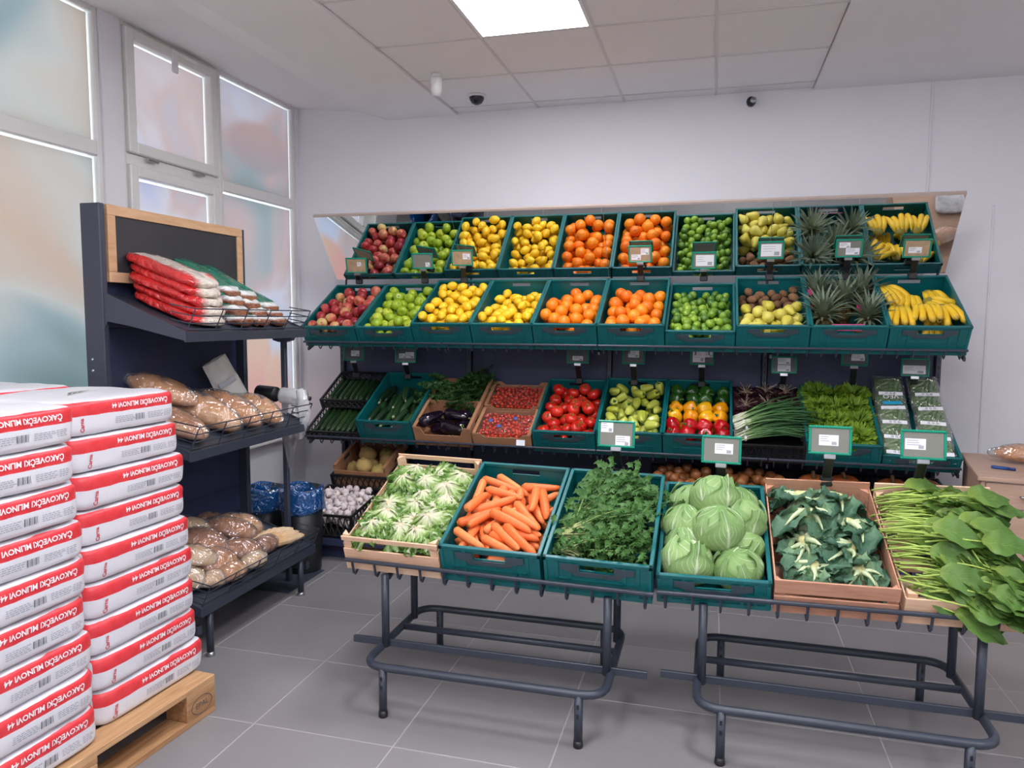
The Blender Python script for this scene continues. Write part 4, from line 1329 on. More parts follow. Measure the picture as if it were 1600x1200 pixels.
# slot 3: cherry tomatoes in two cartons
for k in range(2):
    Mx = slotM(3,1) @ T(0, .0+.30*k, .03+.012*k)
    carton(Mx, .385, .292, .085, ('brown cardboard tray of cherry tomatoes, front one of two', 'brown cardboard tray of cherry tomatoes, rear one of two')[k], .06, 'cardboard boxes of the vegetable row')
    for p in range(6):
        pass
    heap(Mx @ T(0,.008,0), .365, .272, lambda x, y: .062, [CHE], .0125, 135, 'small red cherry tomato in the %s cardboard tray' % ('front', 'rear')[k], 'tomato', 'cherry tomatoes in the %s tray' % ('front', 'rear')[k], 30+k, 'any', base=.035, cands=26)
    if k == 0:
        bl = plain('blue_sticker', srgb(40,90,170), .5)
        for q_, (x, y) in enumerate(((-.11,.16),(.05,.19),(-.04,.10))):
            o = part('sticker', G().lathe([(0,0),(.013,0),(.013,.001),(0,.001)], 12), bl, None, M=Mx @ T(x, y, .078) @ RX(.2))
            tag(o, 'small round blue sticker on the front tray of cherry tomatoes', 'sticker', 'blue stickers')
    cov = thing('punnet_lid', 'clear plastic cover over the %s tray of cherry tomatoes' % ('front', 'rear')[k], 'lid', Mx @ T(0, .0, .0765), 'clear punnet lids')
    part('sheet', G().grid(lambda u, v: ((u-.5)*.35, .015+v*.255, .002*math.sin(u*20)*math.sin(v*14)+.003), 14, 12), M['cover'], cov, True)
# slots 4,5,6
teal_crate(slotM(4,1), .16, 'teal plastic crate of red tomatoes in the vegetable row', R3)
heap(Ti(slotM(4,1)), IW, IL, lin(.155,.150), [TOM], .040, 95, 'red tomato with green calyx in the teal crate', 'tomato', 'tomatoes in the teal crate', 41, 'up')
teal_crate(slotM(5,1), .18, 'teal plastic crate of pale green peppers in the vegetable row', R3)
PPC = [((0,0,-.016), .030), ((0,0,.018), .034)]
heap(Ti(slotM(5,1)), IW, IL, lin(.160,.150), [PALEP], .034, 95, 'pale yellow-green pepper in the teal crate beside the tomatoes', 'pepper', 'pale peppers', 42, 'any', PPC)
teal_crate(slotM(6,1), .18, 'teal plastic crate of red, yellow and green bell peppers', R3)
# rows of bell peppers by colour, over a hidden first layer
for row in range(6):
    c = ('red', 'red', 'yellow', 'yellow', 'green', 'green')[row]
    for k in range(4):
        x = -.140+k*.0935+random.uniform(-.006,.006); y = .052+row*.094
        place(BELL[c], Ti(slotM(6,1)) @ T(x, y, .048) @ RZ(random.uniform(0,6)) @ RX(R(random.choice((0,10,170)))), '%s bell pepper in the lower layer of the pepper crate' % c, 'pepper', c+' bell peppers, lower layer')
        if True:
            y2 = .062+row*.091
            place(BELL[c], Ti(slotM(6,1)) @ T(x+random.uniform(-.008,.008), y2, .128) @ RZ(random.uniform(0,6)) @ RX(R(random.uniform(-30,30)+(90 if row % 2 else 60))), '%s bell pepper on top in the pepper crate' % c, 'pepper', c+' bell peppers, top layer')
# ------------------------------------------------------------------ leaf shapes
def frilly_head(seed, n, R0, H, mat, up=(8,82), wid=.62, fr=15, amp=.017, nu=6, nv=18, name='leaves'):
    g = G(); rn = random.Random(seed)
    for k in range(n):
        a = k*2.399+rn.uniform(-.3,.3); f = (k+.5)/n
        el = R(up[1]-(up[1]-up[0])*f**.8); L = R0*(.78+.34*f)*rn.uniform(.9,1.1)
        ph = rn.uniform(0,6)
        def fn(u, v):
            t = (v-.5)*2
            e = el-.5*u*u*(.4+f)
            r = L*u*math.cos(e); z = H*L*u*math.sin(e)
            sp = t*wid*(.25+.75*u)
            ww = amp*u*u*math.sin(fr*t+ph)*(.4+abs(t)) + amp*.6*u*u*math.cos(fr*1.9*t+ph*2)
            aa = a+sp
            return (r*math.cos(aa)+ww*math.cos(a)*.6, r*math.sin(aa)+ww*math.sin(a)*.6, z+ww)
        g.grid(fn, nu, nv)
    return g.mesh(name, mat, True)
CURLY = leafmat('curly_lettuce_green', [(.0, srgb(176,196,90)), (.45, srgb(128,160,48)), (.8, srgb(104,142,36)), (1, srgb(140,172,52))], nside=0, transl=.3)
REDL = leafmat('red_lettuce_purple', [(.0, srgb(120,84,74)), (.4, srgb(74,34,44)), (1, srgb(50,22,34))], nside=0, transl=.1)
CH = [frilly_head(s, 34, .105, 1.0, CURLY) for s in (1, 2)]
RH = [frilly_head(s, 20, .10, .8, REDL) for s in (4, 5)]
stubm = plain('lettuce_stub', srgb(206,200,160), .7)
STUB = G().lathe([(0,-.01),(.016,-.01),(.014,.012),(0,.014)], 10).mesh('stub', stubm, True)
ROOT = G()
_r = random.Random(3)
for k in range(16):
    a = _r.uniform(0,6.28); l = _r.uniform(.03,.07); e = _r.uniform(.3,1.3)
    ROOT.tube([(0,0,.0),(l*.5*math.cos(a)*math.cos(e), l*.5*math.sin(a)*math.cos(e), l*.5*math.sin(e)+.005),(l*math.cos(a)*math.cos(e)*1.3, l*math.sin(a)*math.cos(e)*1.3, l*math.sin(e))], .0009, 3)
ROOT = ROOT.mesh('roots', plain('root_hair', srgb(196,176,150), .8))
# slot 7: black crate with red lettuces at the back and spring onions in front
t = thing('black_crate', 'black lattice crate of spring onions and red lettuces', 'crate', slotM(7,1), R3)
link('crate_lattice', black_crate_mesh(.392, .592, .13, 10), t)
for k, (x, y) in enumerate(((-.12,.36),(.0,.38),(.12,.36),(-.12,.50),(.0,.52),(.12,.50))):
    hd_ = thing('red_lettuce', 'dark red lettuce with pale roots, %s in the %s row of the black crate' % (('left','middle','right')[k % 3], ('front','rear')[k//3]), 'lettuce', slotM(7,1) @ T(x, y, .10) @ RZ(k*1.3) @ RX(random.uniform(-.2,.2)), 'red lettuces')
    link('leaves', RH[k % 2], hd_, SCL(1,1,.9)); link('roots', ROOT, hd_, T(0,0,.05))
SCAL = leafmat('spring_onion_stalk', [(.0, srgb(236,236,220)), (.12, srgb(214,222,186)), (.24, srgb(110,146,86)), (.5, srgb(62,104,56)), (1, srgb(46,84,50))], nside=0, transl=.05, rnd=.1, rough=.35)
def scallion_bunch(seed, n):
    g = G(); rn = random.Random(seed)
    for k in range(n):
        y0 = rn.uniform(-.05,.05); z0 = rn.uniform(0,.035); L = rn.uniform(.36,.50)
        y1 = y0*2.4+rn.uniform(-.05,.05); z1 = z0+rn.uniform(0,.05); dr = rn.uniform(-.05,.01)
        pts = []; m = 8
        for i in range(m+1):
            u = i/m
            pts.append((L*u, y0+(y1-y0)*u*u+.012*math.sin(u*5+k), z0+.03*math.sin(u*PI)*1.2+(z1-z0)*u+dr*u*u))
        g.tube(pts, [.0055]+[.0042]*(m-1)+[.0012], 5)
    return g.mesh('stalks', SCAL, True)
for k, (y, z) in enumerate(((.10,.09),(.20,.10),(.14,.135))):
    o = link('spring_onion_bunch', scallion_bunch(k+3, 34), None, slotM(7,1) @ T(-.19, y, z) @ RZ(R(12+3*k)) @ RY(R(-3)))
    tag(o, ('bunch of spring onions lying lowest at the front of the black crate', 'bunch of spring onions lying rearmost in the black crate', 'bunch of spring onions lying on top of the others')[k], 'spring onions', 'spring onion bunches')
    part('band', G().lathe([(.045,-.006),(.046,0),(.045,.006)], 16).tf(T(.06,0,.02) @ RY(R(90)) @ SCL(.6,1.15,1)), M['paper'], o)
# slot 8: curly lettuces
teal_crate(slotM(8,1), .16, 'teal plastic crate of curly green lettuces in the vegetable row', R3)
n_ = 0
for row in range(4):
    for col in range(3):
        x = -.105+col*.105+random.uniform(-.01,.01); y = .125+row*.125+(.0 if col % 2 else .02)
        hd_ = thing('curly_lettuce', 'bright green curly lettuce, %s of the %s row in the teal crate' % (('left','middle','right')[col], ('front','second','third','rear')[row]), 'lettuce', slotM(8,1) @ T(x, y, .085+.010*row) @ RZ(n_*1.9) @ RX(random.uniform(-.25,.1)), 'curly lettuces')
        link('leaves', CH[n_ % 2], hd_); link('stub', STUB, hd_); n_ += 1
# slot 9: bagged salads, two columns, leaning back one over the other
SALM = fruitmat('salad_in_bag', srgb(40,66,30), srgb(84,118,56), .5, scale=55, bump=1.0, bscale=60, rnd=.12, extra=srgb(150,172,112))
teal_crate(slotM(9,1), .10, 'low teal plastic crate of bagged salads, rightmost in the vegetable row', R3)
def pouch(w, L, th, seed):
    def fn(u, v, s):
        a, b = u*2-1, v*2-1
        k = max(0, 1-abs(a)**4)*max(0, 1-abs(b)**4)
        w_ = nz((a*2, b*2, s), 2.2, seed)*.006
        return (a*w/2*(1-.04*abs(b)), b*L/2, s*th/2*k**.6+w_*k)
    g = G()
    for s in (-1, 1): g.grid(lambda u, v: fn(u, v, s), 12, 12)
    return g
VEOT = textmesh('VEO', .045, M['whiteink']); 
strip_txt = textmesh('o o o', .026, M['ink'])
bluel = plain('blue_label', srgb(40,160,200), .5)
PO_IN = pouch(.15, .18, .045, 2).mesh('salad_leaves', SALM, True)
PO_BAG = pouch(.178, .215, .054, 4).mesh('bag', filmbag('salad_bag_film', haze=.05, gloss=.22), True)
n_ = 0
posn = ['front', 'second', 'third', 'fourth', 'rear']
for col in range(2):
    for row in range(5):
        x = (-.10, .10)[col]+random.uniform(-.006,.006); y = .10+row*.108; z = .085+row*.026
        lab = 'clear bag of green salad, %s one in the %s column' % (posn[row], ('left', 'right')[col])
        Mb = slotM(9,1) @ T(x, y, z) @ RX(R(14)) @ RZ(R(random.uniform(-4,4)))
        b_ = thing('salad_bag', lab, 'salad bag', Mb, 'bagged salads')
        link('bag', PO_BAG, b_); link('salad_leaves', PO_IN, b_)
        part('label_strip', G().box(-.065,.065,-.011,.011,0,.0008), M['paper'], b_, M=T(0,-.062,.0270) @ RX(R(12)))
        if col == 0 and row == 3:
            link('lettering', VEOT, b_, T(0,.02,.034) @ RZ(PI)); part('blue_label', G().box(-.05,.05,-.012,.012,0,.001), bluel, b_, M=T(0,-.03,.0325))
        else: link('lettering', strip_txt, b_, T(0,-.062,.0284) @ RX(R(12)) @ RZ(PI))

# ------------------------------------------------------------------ parsley and celery leaves
PARS = leafmat('parsley_green', [(.0, srgb(120,150,88)), (.3, srgb(66,108,52)), (1, srgb(52,92,44))], nside=0, transl=.25, rnd=.2)
CELR = leafmat('celery_leaf_green', [(.0, srgb(214,222,160)), (.25, srgb(150,180,104)), (.5, srgb(92,134,70)), (1, srgb(74,118,60))], nside=0, transl=.3, rnd=.15)
def leafy_bunch(seed, n, L, spread, mat, leaf=.022, stem_r=.0016, droop=.3, base_w=.02, first=.42):
    """bunch lying along +x: stalks from the tied end, three-lobed leaflets towards the tip"""
    g = G(); rn = random.Random(seed)
    for k in range(n):
        ay = rn.gauss(0, spread); az = abs(rn.gauss(0, spread*.75))
        l = L*rn.uniform(.7, 1.1)
        d = Vector((1, ay, az)).normalized()
        p0 = Vector((0, rn.uniform(-base_w, base_w), rn.uniform(0, base_w)))
        pts = [p0+d*l*u+Vector((0, .01*math.sin(k+u*4), -droop*l*u*u*.4)) for u in (0,.25,.5,.75,1)]
        o = len(g.v)
        g.tube(pts, [stem_r*1.6, stem_r*1.4, stem_r*1.1, stem_r*.9, stem_r*.5], 4)
        for i in range(o, len(g.v)): g.uv[i] = (g.uv[i][0]*.45, .5)
        nl = 8
        for j in range(nl):
            u = first+(1-first)*j/(nl-1)
            i0 = min(3, int(u*4)); c = pts[i0].lerp(pts[i0+1], u*4-i0)
            sd = (1 if j % 2 else -1)
            ang = rn.uniform(.4,1.2)*sd if j < nl-1 else 0
            fd = (d*math.cos(ang)+Vector((0,1,0))*math.sin(ang)+Vector((0,0,rn.uniform(-.35,.75)))).normalized()
            sv = fd.cross(Vector((rn.uniform(-.4,.4), rn.uniform(-.4,.4), 1))).normalized()
            up = sv.cross(fd)
            s = leaf*rn.uniform(.75,1.3)
            c = c+fd*s*.3
            out = [(0,0,0),(.45,.5,.08),(.3,.95,.0),(.75,.62,.1),(1.05,.42,.0),(.95,.15,.1),(1.35,0,-.1),(.95,-.15,.1),(1.05,-.42,0),(.75,-.62,.1),(.3,-.95,0),(.45,-.5,.08)]
            vs = [c+fd*a*s+sv*b*s*.9+up*h*s*2 for a, b, h in out]+[c+fd*.5*s-up*.05*s]
            g.add(vs, [(12, i, (i+1) % 12) for i in range(12)], [(.55+.45*min(1, a), .5) for a, b, h in out]+[(.6,.5)])
    return g
for k, (x, y, z, rz) in enumerate(((-.17,.36,.09,8),(-.15,.46,.11,-6),(-.10,.52,.12,4),(.02,.40,.11,170))):
    o = part('parsley_bunch', leafy_bunch(60+k, 40, .28, .32, PARS, .026), PARS, None, True, slotM(2,1) @ T(x, y, z) @ RZ(R(rz)))
    tag(o, 'dark green parsley bunch in the box behind the eggplants', 'parsley', 'parsley bunches')

# ================================================================== DISPLAY TABLE 1
LW = .40
wood_crate(tabM(-1.205,0), .405, .6, 'pale wooden crate of endive lettuces, leftmost on the tables', [(.0,.036),(.052,.100),(.140,.160)], [(.0,.06),(.066,.118),(.150,.172)], .125, .165, M['wood'])
ENDV = leafmat('endive_leaf', [(.0, srgb(240,238,218)), (.34, srgb(222,230,188)), (.55, srgb(176,204,124)), (.85, srgb(124,164,78)), (1, srgb(92,138,58))], vein=srgb(232,236,206), nside=1, slope=0, vw=.02, transl=.3, rnd=.12, mid=.42, vstr=.75)
def endive_head(seed, n=54):
    g = G(); rn = random.Random(seed)
    for k in range(n):
        a = k*2.399+rn.uniform(-.3,.3); f = k/n; L = (.062+.040*f)*rn.uniform(.85,1.12); ph = rn.uniform(0,6); w = .010+.013*f
        lift = .020*(1-f)+rn.uniform(-.006,.010); up = rn.uniform(0,.035)
        def fn(u, v):
            t = (v-.5)*2
            r = .011+L*u; z = .03+lift-.062*u**1.7*(.75+.35*f)+up*max(0,u-.6)*2
            ww = .010*u*u*math.sin(7*t+ph+u*9)+.006*u*math.sin(13*t+ph-u*6)
            half = w*(.30+.95*u**1.2)*(1.0+.22*math.sin(u*19+ph)*u)
            aa = a+.25*math.sin(u*2.5+ph)*u
            return (r*math.cos(aa)-t*half*math.sin(aa)+ww*math.cos(a)*.7, r*math.sin(aa)+t*half*math.cos(aa)+ww*math.sin(a)*.7, z+ww+.004*(1-abs(t))*(1-u)+.006*abs(t)*u)
        g.grid(fn, 9, 6)
    return g.mesh('leaves', ENDV, True)
EH = [endive_head(s) for s in (1, 2, 3)]
EBASE = G().lathe([(0,.040),(.012,.040),(.014,.048),(.011,.054),(0,.053)], 14).mesh('cut_base', plain('endive_cut', srgb(214,196,160), .7, var=.15), True)
m0 = tabM(-1.205,0); n_ = 0
for row in range(6):
    for col in range(3):
        x = (-.098,.0,.098)[col]+random.uniform(-.008,.008)+(.010 if row % 2 else -.010); y = .098+row*.081+random.uniform(-.008,.008)+(.02 if col == 1 else 0)
        lab = 'pale frilly endive lettuce, %s of the %s row in the wooden crate' % (('left','middle','right')[col], ('front','second','third','fourth','fifth','rear')[row])
        hd_ = thing('endive_lettuce', lab, 'lettuce', m0 @ T(x, y, .096+random.uniform(-.010,.022)) @ RZ(n_*1.7) @ RX(random.uniform(-.45,.25)) @ RY(random.uniform(-.35,.35)) @ SCL(random.uniform(.92,1.02)), 'endive lettuces')
        link('leaves', EH[n_ % 3], hd_); link('cut_base', EBASE, hd_); n_ += 1
teal_crate(tabM(-.797,0), .165, 'teal plastic crate of carrots on the table', 'teal crates on the display tables', .396, .596)
CC = [((0,0,z), r) for z, r in ((-.075,.017),(-.04,.018),(0,.0175),(.04,.0165),(.075,.013))]
heap(tabM(-.797,0) @ T(0,.01,0), IW, IL, lambda x, y: .172-.085*max(0, y-.34)/.24, CARS, .016, 130, 'orange carrot in the teal crate on the table', 'carrot', 'carrots', 51,
     lambda r: RZ(R(r.choice((65, 80, 110, 20, 150, 60, 10))+r.uniform(-22,22))) @ RX(R(90+r.uniform(-9,9))) @ RZ(r.uniform(0,6)), CC, cands=30)
teal_crate(tabM(-.389,0), .165, 'teal plastic crate of celery leaf bunches on the table', 'teal crates on the display tables', .396, .596)
m0 = tabM(-.389,0)
for k, (x, y, z, rz, n, L, lab) in enumerate((
    (-.16,.17,.135,12,70,.30,'celery leaf bunch with pale stalks lying in front'),
    (-.13,.24,.13,46,70,.32,'celery leaf bunch leaning toward the back of its crate'),
    (.02,.30,.11,74,60,.25,'celery leaf bunch at the rear right of its crate'),
    (-.15,.115,.105,2,56,.28,'celery leaf bunch along the front rim of its crate'),
    (.17,.19,.115,172,60,.34,'celery leaf bunch under the others, leaves at left'),
    (-.13,.36,.08,40,56,.26,'celery leaf bunch at the rear left of its crate'))):
    g = leafy_bunch(80+k, n, L, .26 if k in (0,3) else .32, CELR, .026, .0022, .3, .02, .38)
    o = part('celery_leaf_bunch', g, CELR, None, True, m0 @ T(x, y, z) @ RZ(R(rz)))
    tag(o, lab, 'celery', 'celery leaf bunches')

# ================================================================== DISPLAY TABLE 2
teal_crate(tabM(.022,1), .125, 'low teal plastic crate of white cabbages on the table', 'teal crates on the display tables', .392, .596)
CABM = leafmat('cabbage_leaf', [(.0, srgb(206,216,172)), (.3, srgb(164,190,124)), (.7, srgb(136,170,104)), (1, srgb(112,150,84))], vein=srgb(226,236,206), nside=7, slope=.75, vw=.12, transl=.1, rnd=.35, mid=.07, vstr=.85)
def cab_leaf(seed, R0, reach=1.25, flare=.0):
    rn = random.Random(seed); ph = rn.uniform(0,6)
    def fn(u, v):
        t = (v-.5)*2
        th = -1.45+u*2.6*reach/1.25; ps = t*(.25+1.05*math.sin(min(1,u*1.15+.08)*PI)**.8)
        r = R0*(1+.018*math.sin(7*t+ph)*u+.035*nz((u*3,t*2,seed),1.5)+.015*nz((u*8,t*6,seed),1.2)+flare*max(0,u-.7)*(1+.6*math.sin(5*t+ph)))
        x = r*math.cos(th)*math.cos(ps); y = r*math.cos(th)*math.sin(ps); z = r*.9*math.sin(th)
        return (x, y, z)
    return G().grid(fn, 14, 12).mesh('leaf', CABM, True)
CABL = [cab_leaf(1,.088), cab_leaf(2,.090,1.1), cab_leaf(3,.092,1.2,.25), cab_leaf(4,.094,.95,.7)]
def core_fn(q, u): return q+u*(nz(u,2.5,4)*.004+abs(nz(u,6,1))*.003)
CCORE = G().sphere(.0855,.0855,.077,22,16,core_fn).mesh('heart', CABM, True)
CSTUMP = G().lathe([(0,-.09),(.016,-.09),(.018,-.07),(0,-.068)], 12).mesh('stump', plain('cabbage_stump', srgb(208,208,168), .7), True)
m0 = tabM(.022,1)
for k, (x, y, z, s, lab) in enumerate((
    (.0,.36,.225,1.02,'green cabbage on top at the back of its crate'),
    (-.10,.275,.145,1.0,'green cabbage at the left middle of its crate'),
    (.105,.31,.165,.98,'green cabbage at the right rear of its crate'),
    (.015,.215,.185,1.06,'green cabbage on top in the middle with a loose upright leaf'),
    (-.092,.115,.098,1.06,'large green cabbage at the front left of its crate'),
    (.085,.105,.09,.98,'green cabbage at the front right of its crate'),
    (.11,.215,.105,.88,'green cabbage wedged at the right side of its crate'),
    (-.10,.19,.125,.85,'pale green cabbage squeezed behind the front left one'),
    (-.09,.48,.10,.98,'green cabbage low at the back left of its crate'),
    (.09,.48,.10,.98,'green cabbage low at the back right of its crate'))):
    hd_ = thing('cabbage', lab, 'cabbage', m0 @ T(x, y, z) @ RX(-THT+random.uniform(-.4,.2)) @ RZ(k*2.1) @ RY(random.uniform(-.5,.5)) @ SCL(s), 'white cabbages')
    link('heart', CCORE, hd_); link('stump', CSTUMP, hd_)
    for j in range(6):
        link('leaf', CABL[(j+k) % 3 if j < 5 else (3 if k % 2 == 0 else 2)], hd_, RZ(j*2*PI/6+k) @ SCL(1+.012*j, 1+.012*j, 1+.008*j))
wood_crate(tabM(.425,1), .395, .6, 'reddish wooden crate of cauliflowers on the table', [(.0,.072),(.086,.142)], [(.0,.05),(.06,.16)], .135, .13, M['wood2'])
COLM = leafmat('cauliflower_leaf', [(.0, srgb(134,164,122)), (.3, srgb(88,124,94)), (.7, srgb(68,106,82)), (1, srgb(58,94,74))], vein=srgb(158,184,148), nside=6, slope=.6, vw=.09, transl=.12, rnd=.3, mid=.04, vstr=.4)
RIBM = plain('cauliflower_rib', srgb(196,210,166), .5, var=.1)
def coll_path(L, drop, u): return (.016+L*u*(1-.12*u), .014*math.sin(u*3), .012*math.sin(u*PI)-drop*u**1.7+.05*max(0,u-.7))
def coll_leaf(seed, L, drop, w):
    rn = random.Random(seed); ph = rn.uniform(0,6)
    def fn(u, v):
        t = (v-.5)*2; uu = .12+.88*u
        c = coll_path(L, drop, uu)
        half = w*math.sin(min(1, u*.80+.14)*PI)**.6*(1+.16*math.sin(u*15+ph)*abs(t))
        ww = .012*math.sin(t*5+u*7+ph)*abs(t)+.008*math.sin(u*17+t*4+ph)*abs(t)+.0025*math.sin(u*31-t*9)
        return (c[0]+.014*abs(t)-.01*math.sin(t*6+ph), c[1]+t*half, c[2]+ww+.026*abs(t)**1.5-.012)
    return G().grid(fn, 14, 10).mesh('leaf', COLM, True)
def coll_rib(L, drop):
    pts = [coll_path(L, drop, u/8) for u in range(7)]
    return G().tube([(p[0], p[1], p[2]+.003) for p in pts], [.0155,.0135,.0115,.009,.007,.005,.003], 7).mesh('midrib', RIBM, True)
CLV = []
for k, (L, dp, w) in enumerate(((.155,.085,.068),(.135,.07,.062),(.165,.095,.072),(.13,.04,.06))):
    CLV.append((coll_leaf(k+1, L, dp, w), coll_rib(L, dp)))
CBASE = G().lathe([(0,-.03),(.022,-.028),(.026,-.012),(.023,.010),(.016,.015),(0,.014)], 14).mesh('cut_base', plain('cauliflower_cut', srgb(206,200,140), .6, var=.12), True)
CURD = G().sphere(.055,.055,.035,16,10,lambda q,u: q+u*(abs(nz(u,7,2))*.012)).mesh('curd', plain('cauliflower_curd', srgb(232,226,196), .8), True)
m0 = tabM(.425,1)
for k, (x, y, z, rx, ry, s, lab) in enumerate((
    (-.075,.50,.155,-.5,-.1,1.0,'cauliflower with stalk up and long ribs at the back left of its crate'),
    (.065,.51,.15,-.5,.2,.95,'cauliflower with stalk up at the back right of its crate'),
    (-.055,.37,.165,-.45,-.1,1.05,'cauliflower with stalk up and broad pale ribs at the left middle'),
    (.085,.34,.15,-.35,.2,1.0,'cauliflower with stalk up at the right middle of its crate'),
    (-.08,.24,.135,-.2,-.2,.95,'cauliflower with pale cut stalk at the left front of its crate'),
    (.075,.215,.135,-.2,.3,.95,'cauliflower with pale cut stalk at the right front of its crate'),
    (-.06,.125,.115,.0,-.1,.85,'cauliflower with pale cut stalk at the front rim of its crate'),
    (.09,.12,.11,.0,.2,.85,'cauliflower with pale stalk at the front right corner of its crate'))):
    hd_ = thing('cauliflower', lab, 'cauliflower', m0 @ T(x, y, z) @ RX(rx) @ RY(ry) @ RZ(k*1.37) @ SCL(s*.95), 'cauliflowers')
    link('cut_base', CBASE, hd_); link('curd', CURD, hd_, T(0,0,-.060))
    for j in range(10):
        a = j*2.399+random.uniform(-.3,.3)
        inner = j >= 7
        lf, rb_ = CLV[(j+k) % 3 if not inner else 3]
        o = link('leaf', lf, hd_, RZ(a) @ T(0,0,-.012*(j % 3)-(.01 if inner else 0)) @ RY(random.uniform(-.15,.15)-(.25 if inner else 0)) @ RX(random.uniform(-.3,.3)) @ SCL(random.uniform(.78,1.0)))
        if not inner or j % 2: link('midrib', rb_, o)
wood_crate(tabM(.842,1), .405, .6, 'wooden crate of leafy greens, rightmost on the tables', [(.0,.04),(.05,.105)], [(.0,.05),(.06,.16)], .10, .12, M['wood'])
CHRD = leafmat('leafy_green_blade', [(.0, srgb(132,158,72)), (.3, srgb(104,140,68)), (.7, srgb(90,128,60)), (1, srgb(82,118,54))], vein=srgb(160,182,108), nside=6, slope=.45, vw=.09, transl=.3, rnd=.3, mid=.04, vstr=.5, rough=.42)
STLK = plain('leafy_green_stalk', srgb(158,182,84), .5, var=.15)
def greens_leaf(seed, Ls, Lb, w, curl):
    """stalk from origin along +x, blade at its end"""
    rn = random.Random(seed); ph = rn.uniform(0,6)
    def axis(d):
        return Vector((d, .014*math.sin(d*14+seed), .022*math.sin(min(1, d/(Ls+Lb))*PI)-curl*max(0, d-Ls)**2))
    pts = [axis(Ls*i/7) for i in range(8)]
    st = G().tube(pts, [.0036]*5+[.003,.0026,.0022], 5).mesh('stalk', STLK, True)
    def fn(u, v):
        t = (v-.5)*2
        c = axis(Ls+Lb*u)
        half = w*(math.sin(min(1, .08+u*.92)*PI)**.62)*(1-.25*u)*(1+.05*math.sin(u*16+ph))
        ww = .007*math.sin(t*5+u*8+ph)*abs(t)+.004*math.sin(u*20+ph)
        return (c.x+.008*t*t, c.y+t*half, c.z+ww+.008*abs(t))
    bl = G().grid(fn, 10, 6).mesh('leaf', CHRD, True)
    return bl, st
GL = [greens_leaf(k, *p) for k, p in enumerate(((.13,.15,.056,1.2),(.16,.135,.050,1.8),(.11,.155,.060,2.2),(.15,.125,.054,.8)))]
m0 = tabM(.842,1)
bl_ = ['leafy greens bunch lying rearmost with stalks to the left', 'leafy greens bunch behind the middle one', 'leafy greens bunch in the middle of the crate', 'leafy greens bunch in front of the middle one', 'leafy greens bunch at the front, leaves hanging over the crate rim', 'leafy greens bunch piled on top at the rear', 'leafy greens bunch piled on top in the middle', 'leafy greens bunch with stalks at the front left corner of the crate']
rn = random.Random(17)
for k, (x, y, z, rz, n) in enumerate(((-.20,.50,.115,3,30),(-.215,.40,.12,-2,30),(-.215,.30,.125,-4,32),(-.205,.20,.125,-9,32),(-.19,.11,.12,-16,32),(-.19,.44,.165,0,26),(-.20,.26,.175,-8,30),(-.185,.065,.085,-6,26))):
    b_ = thing('leafy_greens_bunch', bl_[k], 'leafy greens', m0 @ T(x, y, z) @ RZ(R(rz)), 'bunches of leafy greens')
    for j in range(n):
        lf, st_ = GL[rn.randrange(4)]
        o = link('leaf', lf, b_, T(rn.uniform(-.03,.15), rn.uniform(-.05,.05), rn.uniform(-.02,.04)) @ RZ(rn.gauss(0,.16)) @ RY(rn.uniform(-.10,.14)) @ RX(rn.uniform(-.6,.6)) @ SCL(rn.uniform(.85,1.12)))
        link('stalk', st_, o)
# leaves that droop over the front rim
b_ = thing('leafy_greens_bunch', 'loose leafy greens drooping over the front rail of the table', 'leafy greens', m0 @ T(.0,.06,.12), 'bunches of leafy greens')
for j in range(28):
    lf, st_ = GL[rn.randrange(4)]
    o = link('leaf', lf, b_, T(-.07+.0125*j, .05+rn.uniform(-.02,.05), rn.uniform(.0,.04)) @ RZ(R(-70+rn.uniform(-25,45))) @ RY(R(24+rn.uniform(-12,30))) @ RX(rn.uniform(-.5,.5)) @ T(-.06,0,0) @ SCL(rn.uniform(.75,.95)))
    link('stalk', st_, o)
# ================================================================== BOTTOM ROW OF THE RACK
def deckz(y): return .14+(y-4.02)*.16/1.01
Mg = T(-2.30, 4.03, .150) @ RX(R(9))
t = thing('black_crate', 'black lattice crate of garlic on the bottom deck', 'crate', Mg)
link('crate_lattice', black_crate_mesh(.40, .46, .15, 10), t)
heap(Mg @ T(0,.012,0), .376, .436, lambda x, y: .150, [GAR], .024, 200, 'white garlic bulb in the black lattice crate', 'garlic', 'garlic bulbs', 71, 'any', base=.05, cands=30)
Mc = T(-2.285, 4.52, .335) @ RX(R(20))
t = thing('black_crate', 'black lattice crate under the box of celeriac', 'crate', Mc)
link('crate_lattice', black_crate_mesh(.41, .43, .11, 10), t)
Mcc = Mc @ T(0,.015,.014)
carton(Mcc, .385, .40, .155, 'brown cardboard box of celeriac on the bottom deck', .12, None, notch=False)
heap(Mcc @ T(0,.008,0), .365, .38, lambda x, y: .125, [CEL], .056, 20, 'round pale brown celeriac in the cardboard box', 'celeriac', 'celeriac', 72, 'up', base=.012)
part_t = thing('crate_support', 'dark support stand under the celeriac crate', 'stand', T(-2.285, 4.70, .0))
part('stand_panel', G().box(-.2, .2, -.15, -.135, deckz(4.56)+.004, .345, .002).box(-.2, .2, .135, .15, deckz(4.85)+.004, .435, .002), M['panel'], part_t)
